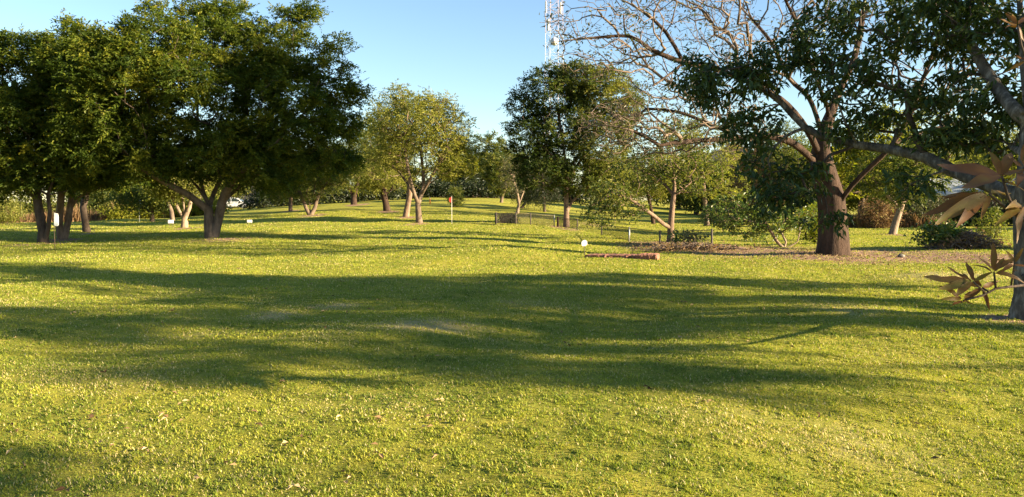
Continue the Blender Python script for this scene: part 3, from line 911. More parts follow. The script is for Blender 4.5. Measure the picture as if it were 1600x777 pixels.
# the big trunk on the right with bare spreading branches
B = hit(1300, 398); D0 = B[1]
tree('spreading_tree', 'big spreading tree with a thick red brown trunk and half bare branches', 'tree', B,
     [[(1301, 399), (1301, 370), (1300, 340), (1298, 310), (1292, 285), (1284, 255), (1286, 215), (1300, 173, .4), (1312, 140, .6), (1335, 90, .9), (1350, 10, 1.2), (1362, -90, 1.4), (1370, -180, 1.4)],
      [(1306, 325), (1318, 308, -.3), (1331, 290, -.5), (1361, 260, -.9), (1393, 228, -1.3), (1425, 173, -1.8), (1440, 130, -2), (1462, 70, -2.4), (1485, 0, -3)],
      [(1284, 250), (1262, 205, -.5), (1230, 165, -1), (1190, 138, -1.5), (1130, 112, -2), (1068, 98, -2.5), (1016, 77, -2.7), (985, 57, -2.8), (929, 59, -3), (880, 64, -3)],
      [(1286, 215), (1265, 155, .4), (1231, 120, .8), (1204, 65, 1.2), (1150, 5, 1.6), (1090, -50, 2)],
      [(1298, 178), (1270, 110, -.8), (1253, 54, -1.5), (1220, -15, -2.2), (1190, -90, -3)],
      [(1282, 262), (1240, 225, -.6), (1200, 213, -1), (1160, 216, -1.4), (1083, 221, -2), (1032, 228, -2.3), (975, 252, -2.4)],
      [(1393, 228, -1.3), (1430, 212, -.5), (1480, 195, .4), (1540, 178, 1), (1610, 140, 1.6)],
      [(1425, 173, -1.8), (1470, 150, -2.6), (1530, 130, -3), (1600, 100, -3.4)],
      [(1068, 98, -2.5), (1040, 50, -2.6), (1000, 15, -2.7), (950, -10, -2.8)],
      [(1310, 150), (1360, 120, 2), (1410, 60, 3.2), (1440, -20, 4)],
      [(1130, 112, -2), (1085, 150, -2.2), (1045, 182, -2.4), (1000, 212, -2.6), (960, 225, -2.8)],
      [(1068, 98, -2.5), (1030, 128, -2.7), (985, 150, -2.9), (935, 165, -3)],
      [(1032, 228, -2.3), (990, 205, -2.5), (945, 196, -2.7), (905, 200, -2.8)],
      [(1160, 216, -1.4), (1110, 195, -1.2), (1060, 175, -1.1), (1010, 170, -1)],
      [(1204, 65, 1.2), (1150, 60, .4), (1090, 30, -.2), (1030, 12, -.6)]],
     [(940, 70, 95, 60, D0 - 3, 2.2, 1.5), (870, 30, 36, 30, D0 - 3, 1.0, 1.5), (1060, 60, 120, 100, D0 - 2, 3.2, 1.3), (1050, 185, 120, 60, D0 - 2, 2.4, 2.0), (960, 195, 70, 40, D0 - 2.7, 1.5, 2.0), (1190, 0, 130, 130, D0, 4), (1350, -60, 150, 120, D0 + 1, 4.5, .7), (1470, 40, 120, 130, D0 - 2, 4, .6),
      (960, 210, 70, 50, D0 - 2.5, 1.6), (1560, 130, 80, 70, D0, 3, .5), (1120, 150, 90, 60, D0 - 1, 2.5), (1000, -40, 110, 60, D0 - 3, 3), (1150, 215, 90, 30, D0 - 1.4, 1.5)],
     5400, dict(n=3.2, sigma=.13, l=.12, w=.05, droop=.3, vbase=.35, clump=.2, keep_axis=.5), ('bark_red', 'twig', 'greygreen'), .38, .0056, .3, .3, 50, .3, shell=.3, leafless=.72, bend=.22, lumpy=.09, limb_scale=.5, trunk_min=(2.0, .375))

# the front right tree: trunk at the frame edge, a long limb sweeping left with dark glossy leaves
B = hit(1607, 498); D0 = B[1]
tree('mango_tree', 'tree at the right edge with spotted trunk and long limb of dark glossy leaves', 'tree', B,
     [[(1607, 500), (1606, 460), (1605, 400), (1604, 340), (1606, 270), (1608, 190, .2), (1600, 90, .5), (1590, -40, 1), (1580, -200, 1.2)],
      [(1598, 318), (1572, 300, .4), (1540, 287, .8), (1485, 265, 1.3), (1447, 246, 1.7), (1393, 234, 2.2), (1340, 227, 2.6), (1301, 219, 2.9), (1258, 200, 3.1), (1220, 160, 3.3), (1182, 135, 3.4), (1120, 105, 3.4)],
      [(1258, 200, 3.1), (1225, 215, 2.9), (1200, 250, 2.7), (1215, 290, 2.6)],
      [(1602, 190), (1560, 140, .8), (1510, 60, 1.5), (1450, -20, 2.4), (1380, -80, 3.2)],
      [(1393, 234, 2.2), (1410, 180, 2.4), (1450, 110, 2.4), (1475, 40, 2.4), (1488, -30, 2.4)],
      [(1598, 240), (1560, 215, 1.4), (1500, 170, 2.4), (1430, 110, 3), (1340, 60, 3.4), (1270, 30, 3.4)],
      [(1340, 227, 2.6), (1320, 190, 2.3), (1305, 140, 2.3), (1300, 90, 2.2)],
      [(1485, 265, 1.3), (1450, 275, 1.0), (1420, 290, .9)],
      [(1220, 160, 3.3), (1180, 190, 3.2), (1150, 200, 3.2)],
      [(1600, 60), (1660, -30, 1), (1740, -90, 2)], [(1602, 190), (1680, 120, -.5), (1760, 60, -1)]],
     [(1195, 105, 48, 36, D0 + 3.3, .8), (1130, 125, 50, 38, D0 + 3.3, .8), (1085, 125, 25, 45, D0 + 3.2, .6), (1180, 195, 48, 30, D0 + 3.1, .7), (1285, 60, 55, 50, D0 + 3, 1.0),
      (1330, 120, 70, 40, D0 + 2.6, 1), (1200, 255, 40, 28, D0 + 2.7, .6), (1222, 305, 42, 28, D0 + 2.6, .5), (1275, 275, 34, 30, D0 + 2.7, .5), (1390, 160, 55, 34, D0 + 2.4, .9), (1450, 45, 80, 50, D0 + 2.2, 1.2),
      (1540, 40, 75, 55, D0 + 1.4, 1.2), (1520, 150, 75, 45, D0 + 1.4, 1), (1575, 205, 45, 40, D0 + .8, .8), (1415, 285, 45, 20, D0 + 1.0, .5), (1330, 205, 45, 22, D0 + 2.6, .7), (1300, 345, 20, 14, D0 + 2.6, .3),
      (1240, 345, 22, 12, D0 + 2.6, .3), (1560, -90, 150, 90, D0 + 1.5, 2, .5), (1380, -60, 130, 70, D0 + 3, 1.6, .6), (1720, 60, 110, 150, D0, 2, .5), (1480, 210, 60, 28, D0 + 1.5, .7)],
     1050, dict(n=15, sigma=.09, l=.165, w=.054, droop=.75, flat=.7, vbase=.4, clump=.2, keep_axis=.5, fold=.2), ('bark_lichen', 'bark_dark', 'mango'), .165, .006, .22, .22, 51, .6, shell=.25, bend=.4)

# ------------------------------------------------------------------ background trees and trees beyond the right edge
OD = ('bark_dark', 'bark_dark', 'olive_dark')
mid_tree('tree with a pale leaning trunk on the grass right of the big red trunk', (1394, 366),
         [[(1393, 367), (1400, 345), (1407, 326), (1414, 300), (1418, 270)], [(1405, 332), (1390, 310), (1375, 290)], [(1409, 318), (1432, 295), (1450, 275)]],
         [(1400, 295, 50, 28, 0, 2), (1440, 270, 45, 32, 0, 2), (1375, 265, 40, 34, 0, 2), (1415, 245, 40, 26, 0, 1.8)], 420, ('bark_pale', 'bark_grey', 'olive_dark'), .22, 60, dict(n=22, sigma=.3, vbase=.5))
mid_tree('yellow green tree glowing behind the big red trunk', (1345, 353), [[(1345, 354), (1345, 330), (1348, 300)]],
         [(1335, 270, 46, 40, 0, 3), (1385, 205, 44, 36, 0, 3), (1350, 225, 50, 40, 0, 3), (1300, 250, 40, 40, 0, 2.5)], 520, ('bark_dark', 'bark_dark', 'yellow'), .28, 61, dict(n=22, sigma=.45, l=.28, w=.12))
mid_tree('yellow olive tree behind the crooked tree with foliage up to the bare limbs', (1105, 353), [[(1105, 354), (1103, 330), (1100, 300), (1098, 260)]],
         [(1105, 240, 50, 40, 0, 3), (1060, 215, 46, 36, 0, 3), (1085, 285, 46, 26, 0, 2.6), (1140, 275, 36, 36, 0, 2.4)], 330, ('bark_grey', 'bark_grey', 'olive'), .2, 62, dict(n=17, l=.26, w=.11, vbase=.5))
mid_tree('small tree with a thin reddish trunk seen under the crooked limb', (1021, 350), [[(1021, 350), (1019, 335), (1016, 322), (1012, 300)]],
         [(1010, 290, 36, 24, 0, 2), (1025, 262, 30, 26, 0, 2)], 260, ('bark_red', 'bark_tan', 'olive'), .17, 63, dict(n=22))
mid_tree('rusty brown half dry tree behind the white stemmed shrub', (1172, 350), [[(1172, 351), (1172, 335), (1175, 310)]],
         [(1175, 285, 36, 36, 0, 2.4), (1205, 300, 34, 26, 0, 2.2), (1165, 240, 34, 30, 0, 2.2)], 420, ('bark_tan', 'twig', 'dry'), .2, 64, dict(n=16, l=.22, w=.09, vbase=.45))
mid_tree('olive tree behind the left side of the big red trunk', (1248, 348), [[(1248, 349), (1248, 330), (1245, 300)]],
         [(1250, 275, 44, 40, 0, 2.6), (1225, 225, 40, 40, 0, 2.6), (1270, 320, 30, 22, 0, 2)], 440, OD, .24, 65, dict(n=24, vbase=.6))
mid_tree('olive tree behind the house at the right of the lawn', (1462, 345), [[(1462, 346), (1462, 325), (1465, 290)]],
         [(1475, 240, 50, 40, 0, 3), (1450, 205, 40, 36, 0, 3), (1505, 215, 40, 36, 0, 3)], 420, ('bark_grey', 'bark_grey', 'olive'), .26, 66, dict(n=22, l=.27, w=.12))
mid_tree('olive tree on the far right behind the spotted trunk', (1565, 349), [[(1565, 350), (1565, 325), (1562, 290)]],
         [(1560, 250, 50, 45, 0, 3), (1600, 230, 50, 50, 0, 3), (1540, 285, 36, 28, 0, 2)], 420, ('bark_grey', 'bark_grey', 'olive'), .26, 67, dict(n=24, l=.27, w=.12))

def big_off(label, x, y, h, r, seed, n, leafm, name='broad_tree', leaf=None, low=2.6):
    """a whole tree standing at (x,y); h = height, r = crown radius"""
    B_ = np.array([x, y, float(ground(x, y))])
    rng = np.random.default_rng(seed)
    m = (h + low) / 2
    rv = (h - low) / 2
    def pts(rg):
        out = []
        lob = [(0, 0, m, r * .75, rv)] + [(math.cos(a) * r * .55, math.sin(a) * r * .55, m + rg.uniform(-.35, .3) * rv, r * .5, rv * .62) for a in np.arange(6) * 1.047 + rg.uniform(0, 1)]
        for lx, ly, lz, lr, lv in lob:
            k = n // len(lob)
            d = rg.standard_normal((k, 3)); d /= np.linalg.norm(d, axis=1, keepdims=True)
            q = d * (rg.uniform(.35, 1, k) ** .5)[:, None]
            out.append(B_ + np.array([lx, ly, lz]) + q * np.array([lr, lr, lv]))
        return np.concatenate(out)
    limbs = [[B_ - [0, 0, .1], B_ + [0.05, 0, low * .5], B_ + [.1, .1, low], B_ + [.2, 0, m], B_ + [.1, .2, m + rv * .6]]]
    for a in rng.uniform(0, 1.2) + np.arange(4) * 1.57:
        c_, s_ = math.cos(a), math.sin(a)
        limbs.append([B_ + [.1, .1, low * .9], B_ + [c_ * r * .25, s_ * r * .25, low * 1.25], B_ + [c_ * r * .6, s_ * r * .6, m]])
    lf = dict(n=40, sigma=.38, l=.24, w=.10, vbase=.5, clump=.18)
    if leaf: lf.update(leaf)
    return tree(name, label, 'tree', B_, None, pts, n, lf, ('bark_grey', 'bark_dark', leafm), h * .035, .009, .33, .5, seed, .3, limbs_world=[[np.array(p) for p in l] for l in limbs])

def lawn_shade_tree():  # unseen tree; crown pads set back along the sun rays to shade the lawn
    rng = np.random.default_rng(70)
    ce, ca = math.cos(SUN_EL) / math.sin(SUN_EL), SUN_AZ
    shade_pads = [(330, 440, 190, 10), (560, 470, 320, 24), (850, 462, 290, 18), (700, 512, 320, 22), (230, 500, 240, 11), (330, 545, 210, 9), (290, 582, 105, 9), (640, 560, 170, 12),
            (820, 574, 100, 4), (930, 597, 40, 2), (1080, 580, 30, 2), (1050, 512, 190, 11), (1200, 447, 170, 9), (1340, 470, 110, 6), (1190, 498, 120, 5), (1340, 500, 100, 5),
            (870, 545, 150, 8), (1020, 572, 50, 3), (90, 522, 120, 7), (40, 488, 80, 6), (1450, 508, 90, 4), (960, 432, 200, 5), (1180, 470, 160, 6), (700, 440, 260, 8), (22, 746, 20, 3)]
    B_ = np.array([23.5, 4.5, float(ground(23.5, 4.5))])
    P_ = []
    for px, py, rx, ry in shade_pads:
        c = hit(px, py); f_, n_ = hit(px, py - ry), hit(px, py + ry)
        ax, ay = rx * c[1] / F, max(.2, (f_[1] - n_[1]) / 2)
        h = 6.6 - .15 * c[0] + rng.uniform(-.35, .35)
        k = int(5 + 4.6 * math.pi * ax * ay)
        d = rng.standard_normal((k, 2)); d /= np.linalg.norm(d, axis=1, keepdims=True)
        d *= np.sqrt(rng.uniform(0, 1, k))[:, None]
        z = h + rng.normal(0, .15, k)
        P_.append(np.column_stack([c[0] + d[:, 0] * ax + ce * math.cos(ca) * z, c[1] + d[:, 1] * ay + ce * math.sin(ca) * z, z]))
    pts = np.concatenate(P_)
    b0 = B_ - np.array([0, 0, .1])
    limbs = [[b0, B_ + [0, .1, 1.8], B_ + [-.2, .3, 3.4], B_ + [-.6, .5, 5.2], B_ + [-.9, .6, 7]]] + [[B_ + [-.2, .3, 3.2], B_ + [dx * .4, dy * .4, 4.3], B_ + [dx, dy, 5.6]] for dx, dy in ((-3.5, 2), (-3, -2.5), (2.2, 3), (1.5, -2.5), (-1, 4.5))]
    tree('broad_tree', 'unseen airy tree beyond the right edge with crown shaped to shade the lawn', 'tree', B_, None, lambda r_: pts, 0, dict(k=7, m=8, sl=.42, l=.18, w=.085, vbase=.5, spread=.16), ('bark_grey', 'bark_dark', 'olive_dark'), .21, .006, .33, .4, 70, .3, limbs_world=[[np.array(p) for p in l] for l in limbs])
lawn_shade_tree()
big_off('very tall unseen tree beyond the right edge shaped to shade the fig', 29, 22.3, 18.5, 5.0, 75, 900, 'olive_dark', leaf=dict(n=44, l=.3, w=.13), low=10.6)  # unseen tree; height and clear trunk chosen so its shade falls on the fig
belt_a = big_off('tall dark green tree in the belt behind the far lawn on the left', -66, 96, 9.5, 5.0, 71, 520, 'olive_dark', 'belt_tree', dict(n=44, sigma=.6, l=.42, w=.19), 1.0)
belt_b = big_off('rounded olive tree in the belt behind the far lawn on the left', -52, 104, 8.0, 5.2, 72, 480, 'olive', 'belt_tree', dict(n=40, sigma=.6, l=.42, w=.19, vbase=.4), .8)
belt_c = big_off('narrow green tree in the belt behind the far lawn on the left', -40, 112, 10.5, 4.0, 73, 460, 'olive_dark', 'belt_tree', dict(n=46, sigma=.55, l=.42, w=.19, vbase=.6), .8)
belt_d = big_off('low brownish tree in the belt behind the far lawn on the right', 48, 92, 7.5, 5.0, 74, 420, 'greygreen', 'belt_tree', dict(n=36, sigma=.6, l=.4, w=.17), .6)
for pr in (belt_a, belt_b, belt_c, belt_d): pr['group'] = 'trees of the belt behind the far lawn'
protos = [(belt_a, 'dark green tree'), (belt_b, 'rounded olive tree'), (belt_c, 'narrow green tree'), (belt_d, 'low brownish tree')]
rb = np.random.default_rng(9)
spots = [(-84, 90), (-74, 112), (-30, 124), (-20, 128), (-9, 126), (2, 132), (14, 128), (26, 126), (36, 118), (44, 112), (56, 104), (62, 86), (72, 78), (80, 92), (20, 146), (-46, 134), (8, 150), (-2, 144), (66, 112), (92, 74), (34, 140), (22, 96), (31, 90), (15, 112), (40, 84)]
place = ['beyond the crest', 'behind the dry bank', 'beyond the valley grass', 'far behind the fence']
for k, (x, y) in enumerate(spots):
    pr, nm = protos[[0, 2, 0, 1, 2, 0, 2, 1, 3, 1, 0, 1, 3, 0, 2, 0, 2, 1, 2, 3, 0, 1, 0, 1, 1][k]]
    where = ('behind the dry bank at the far left' if x < -40 else 'far beyond the houses behind the fig tree' if x < -14 else 'beyond the grass crest' if x < 18 else 'beyond the fenced valley lawn' if x < 50 else 'at the far right end of the valley')
    sc_ = rb.uniform(.85, 1.12)
    if -14 < x < 22: sc_ *= .8
    copy_thing(pr, (x, y, float(ground(x, y)) - .05), rb.uniform(0, 6.28), (sc_, sc_, sc_ * rb.uniform(.9, 1.1)), nm + ' in the belt ' + where, 'trees of the belt behind the far lawn')
for (x, y, pr, nm) in [(60, 44, belt_c, 'narrow green tree standing right of the picture beside the valley lawn'), (52, 66, belt_b, 'rounded olive tree standing right of the picture beside the valley lawn')]:
    copy_thing(pr, (x, y, float(ground(x, y)) - .05), rb.uniform(0, 6.28), rb.uniform(.85, 1.0), nm, 'trees of the belt behind the far lawn')

# ------------------------------------------------------------------ hedges, bushes, banks
def leafy(name, label, cat, p0, p1, width, height, n, leafm, l, w, seed, vbase=.45, stems='bark_dark', mound=False, group=None, droop=.2):
    """hedge from p0 to p1 (or a bush when p0 == p1): stems and a loose crown of leaves"""
    rng = np.random.default_rng(seed)
    p0, p1 = np.array(p0[:2], float), np.array(p1[:2], float)
    mid = (p0 + p1) / 2
    B_ = np.array([*mid, float(ground(*mid))])
    root = thing(name, B_, label, cat, group)
    u = rng.uniform(-.02, 1.02, n)
    k = max(8, n // 16)
    cu = rng.uniform(0, 1, k)
    lim = np.linalg.norm(p1 - p0)
    dirv = (p1 - p0) / (lim + 1e-6)
    perp = np.array([-dirv[1], dirv[0]]) if lim > .01 else np.array([1.0, 0])
    if lim < .01: dirv = np.array([0, 1.0])
    hh = 1 + .16 * snoise(cu * max(lim, 1), cu * 0, 2.5, seed) if not mound else np.ones(k)
    d = rng.standard_normal((k, 3)); d /= np.linalg.norm(d, axis=1, keepdims=True)
    r = rng.uniform(.25, 1, k) ** .5
    cx = p0[None] + (p1 - p0)[None] * cu[:, None] + perp[None] * (d[:, :1] * r[:, None] * width / 2) + dirv[None] * (d[:, 1:2] * r[:, None] * width / 2)
    cz = ground(cx[:, 0], cx[:, 1]) + height * hh * np.clip(.5 + .5 * d[:, 2] * r, .04, 1)
    c = np.column_stack([cx, cz])
    for q in range(min(9, k)):
        b0 = np.array([*(mid + (c[q, :2] - mid) * (.4 if lim < 1 else 1.0)), 0.0]); b0[:2] += rng.normal(0, .05, 2); b0[2] = ground(b0[0], b0[1]) - .03
        V, Fq = tube(np.linspace(b0 - B_, c[q] - B_, 5) + rng.normal(0, .02, (5, 3)), np.linspace(.018, .006, 5) * max(1, height * .8), 5)
        mesh_obj('stem', V, [Fq], M[stems], root, None, True)
    V, Fc, v = leaves(c - B_, n / k, l * .9, l, w, rng, droop=droop, vbase=vbase, clump=.18)
    z = V.reshape(-1, 4, 3)
    mesh_obj('foliage', V, [Fc], M[leafm], root, {'v': v})
    return root

leafy('hedge', 'long dark hedge along the crest behind the central trees', 'hedge', (-14, 104), (2.5, 110), 3, 2.1, 9000, 'dark', .42, .2, 80)
leafy('hedge', 'dark hedge below the far tall tree right of the central tree', 'hedge', (-8, 116), (10, 116), 4, 2.8, 9000, 'dark', .42, .2, 81)
leafy('hedge', 'dark hedge in the shade behind the double trunked tree', 'hedge', (-30, 92), (-14.5, 101), 3, 2.2, 9000, 'dark', .42, .2, 82)
leafy('hedge', 'dark hedge behind the house side of the valley lawn', 'hedge', (30, 60), (46, 58), 3, 1.7, 8000, 'dark', .34, .15, 83)
leafy('hedge', 'green shrubs lining the top of the dry bank at the left', 'hedge', (-52, 76), (-31, 82), 4, 3.2, 9000, 'olive_dark', .36, .16, 84, .6)
leafy('hedge', 'bright green low bushes between the dry bank and the pale tree', 'hedge', (-36, 72), (-27, 76), 2.4, 1.5, 4500, 'yellow', .28, .12, 85, .45)
leafy('bush', 'green bush cut by the left edge in front of the dry bank', 'bush', hit(2, 352), hit(2, 352), 3.0, 1.9, 2600, 'olive', .2, .09, 86)
B = hit(712, 324)
leafy('bush', 'rounded olive bush behind the red flag', 'bush', B, B, 1.7, 1.9, 2600, 'olive_dark', .16, .07, 87, .6)
B = hit(795, 349)
leafy('bush', 'dark low bush growing inside the wire enclosure', 'bush', B, B, 1.3, .55, 1200, 'dark', .13, .06, 88, .6)
B = hit(1465, 389)
leafy('bush', 'glossy green bush beside the pile of twigs at the right', 'bush', B, B + np.array([.25, 0, 0]), 1.55, .95, 1500, 'shrub', .17, .075, 89, .5)
B = hit(1335, 385)
leafy('bush', 'light green bush right behind the big red trunk', 'bush', B + np.array([0, 3, 0]), B + np.array([.1, 3, 0]), 1.5, 1.9, 1500, 'yellow', .16, .07, 90, .4)
B = hit(1062, 385)
leafy('bush', 'small sunlit plant with broad leaves at the foot of the crooked tree', 'bush', B, B + np.array([.5, 0, 0]), .7, .7, 420, 'shrub', .15, .08, 91, .75)
B = hit(1547, 372)
leafy('bush', 'small brownish bush behind the twig pile', 'bush', B, B, 1.3, 1.2, 1100, 'olive_dark', .14, .06, 92, .6)
B = hit(1100, 347)
leafy('bush', 'low grey bush on the valley lawn behind the crooked tree', 'bush', B, B + np.array([2, 0, 0]), 1.6, 1.0, 1500, 'greygreen', .16, .07, 93, .3)
for k_, (x_, y_, lb_, h_) in enumerate([(25.5, 56.5, 'rusty brown bush in the brush beyond the pale leaning trunk', 2.2), (29.0, 57.5, 'tall rusty bush left of the hedge beyond the valley lawn', 3.0), (22.0, 58.0, 'rusty bush seen between the big trunk and the pale leaning trunk', 2.6)]):
    leafy('bush', lb_, 'bush', (x_, y_), (x_ + .8, y_), 2.6, h_, 2600, 'dry' if k_ != 1 else 'greygreen', .2, .09, 190 + k_, .4)
B = hit(1258, 375)
leafy('bush', 'sunlit yellow green sapling clump between white shrub and big trunk', 'bush', B, B + np.array([.3, 0, 0]), 1.3, 1.9, 900, 'yellow', .15, .07, 94, .5)

def twig_pile(label, c, w, h, n, seed):
    rng = np.random.default_rng(seed)
    root = thing('twig_pile', c, label, 'twig pile')
    V_, F_, off = [], [], 0
    for k in range(n):
        a = rng.normal(0, 1, 2) * [w * .28, w * .16]
        hgt = max(.02, h * (1 - (abs(a[0]) / (w * .6))) * rng.uniform(.1, 1))
        th = rng.uniform(0, 6.28); ln = rng.uniform(.25, .8); el = rng.normal(.1, .35)
        d = np.array([math.cos(th) * math.cos(el), math.sin(th) * math.cos(el), math.sin(el)])
        p = np.array([a[0], a[1], hgt])
        pts = np.array([p - d * ln / 2, p + rng.normal(0, .03, 3), p + d * ln / 2])
        pts[:, 2] = np.maximum(pts[:, 2], .01)
        V, Fq = tube(pts, np.array([.012, .010, .004]) * rng.uniform(.6, 1.4), 4)
        V_.append(V); F_.append(Fq + off); off += len(V)
    mesh_obj('twigs', np.concatenate(V_), [np.concatenate(F_)], M['twig'], root, None, True)['kind'] = 'stuff'
    cc = np.column_stack([rng.normal(0, w * .28, 160), rng.normal(0, w * .16, 160), np.abs(rng.normal(0, h * .35, 160))])
    V, Fc, v = leaves(cc, 6, .08, .13, .055, rng, vbase=.45)
    mesh_obj('dead_leaves', V, [Fc], M['dry'], root, {'v': v})['kind'] = 'stuff'
    return root
twig_pile('heap of dry brown twigs beside the glossy green bush', hit(1512, 389), 2.1, .6, 420, 95)
twig_pile('strip of fallen brown twigs at the foot of the crooked tree', hit(1085, 389), 2.4, .16, 200, 96)

def dry_bank(name, label, a, b, depth, n, h, seed):
    rng = np.random.default_rng(seed)
    u = rng.uniform(0, 1, n)
    x = a[0] + (b[0] - a[0]) * u + rng.normal(0, .2, n)
    y = a[1] + (b[1] - a[1]) * u + rng.uniform(-depth / 2, depth / 2, n)
    hn = np.clip(.55 + .42 * snoise(x, y, 3.1, seed) + .2 * snoise(x, y, .9, seed + 5), .08, 1.3)
    z = ground(x, y)
    hh = h * hn * rng.uniform(.6, 1.1, n)
    th = rng.uniform(0, 6.28, n); le = rng.uniform(.05, .8, n)
    sdv = np.stack([-np.sin(th), np.cos(th), 0 * th], 1) * rng.uniform(.02, .05, n)[:, None]
    p0 = np.stack([x, y, z - .02], 1)
    p2 = p0 + np.stack([np.cos(th) * le * hh, np.sin(th) * le * hh, hh], 1)
    p1 = p0 * .5 + p2 * .5 + np.array([0, 0, .08]) * hh[:, None]
    V = np.stack([p0 - sdv, p0 + sdv, p1 + sdv * .8, p1 - sdv * .8, p2], 1).reshape(-1, 3)
    bb = np.arange(n)[:, None] * 5
    v = np.clip(.42 + .2 * rng.standard_normal(n) + .12 * snoise(x, y, 4, seed + 1), 0, 1)
    o = mesh_obj(name, V, [bb + np.array([[0, 1, 2, 3]]), bb + np.array([[3, 2, 4]])], M['dry'], None, {'v': np.repeat(v, 5)})
    tag(o, label, 'dry grass', None, 'stuff')
dry_bank('dry_grass', 'tall tan dry grass along the bank at the left', (-52, 68), (-29, 77), 3, 14000, 1.35, 97)
dry_bank('dry_grass', 'tall tan dry grass and brush beyond the valley lawn at the right', (23, 60), (31, 58), 4, 5000, 1.1, 98)

# ------------------------------------------------------------------ fallen leaves
def litter():
    rng = np.random.default_rng(31)
    P_ = []
    for px, py, rx, ry, k in [(e[0], e[1], e[2], e[3], 900) for e in EARTH[:6] + EARTH[11:]]:
        c = hit(px, py)
        a = rx * c[1] / F
        bdep = max((hit(px, py - ry)[1] - hit(px, py + ry)[1]) / 2, .2)
        P_.append(np.column_stack([c[0] + rng.normal(0, a * .55, k), c[1] + rng.normal(0, bdep * .6, k)]))
    n = 700
    D = np.sqrt(rng.uniform(3 ** 2, 24 ** 2, n))
    P_.append(np.column_stack([D * rng.uniform(-.75, .75, n), D]))
    n = 60
    D = rng.uniform(3.6, 6, n)
    P_.append(np.column_stack([D * rng.uniform(-.7, -.05, n), D]))
    p = np.concatenate(P_)
    c = np.column_stack([p, ground(p[:, 0], p[:, 1]) + .028])
    V, Fc, v = leaves(c, 1.0, .005, .052, .024, rng, droop=0, flat=.25, vbase=.5, vspread=.28, fold=.35)
    m = leaf_mat('fallen_leaf', [(0, (.06, .035, .02)), (.5, (.22, .14, .075)), (1, (.46, .35, .20))], .1, .8, .1)
    tag(mesh_obj('fallen_leaves', V, [Fc], m, None, {'v': v}), 'brown fallen leaves scattered over the lawn and bare earth', 'leaf litter', None, 'stuff')
litter()

# ------------------------------------------------------------------ bronze young leaves on the front right tree
def blade(mb, base, dirv, length, width, normal, rng, droop=.2):
    d = np.array(dirv, float); d /= np.linalg.norm(d); ph = rng.uniform(0, 6.28)
    s_ = np.cross(d, normal); s_ /= np.linalg.norm(s_)
    nn = np.cross(s_, d)
    t = np.linspace(0, 1, 9)
    prof = np.sin(np.pi * np.clip(t, 0, 1) ** .8) ** .8 * (1 - .25 * t)
    prof[0] = .05; prof[-1] = 0.02
    V = []
    cur = np.array(base, float)
    for k, u in enumerate(t):
        c = cur + d * u * length - np.array([0, 0, 1.0]) * droop * length * u * u + nn * length * (.05 * math.sin(u * 5 + ph) - .03)
        w = prof[k] * width / 2
        fo = .25 + .22 * math.sin(u * 11 + ph); f2 = .25 + .22 * math.sin(u * 12 + ph * 2)
        V += [c - s_ * w + nn * w * fo, c, c + s_ * w + nn * w * f2]
    Fq = []
    for k in range(8):
        for q in (0, 1):
            Fq.append((k * 3 + q, k * 3 + q + 1, k * 3 + q + 4, k * 3 + q + 3))
    mb.add(V, Fq)
    return len(V)

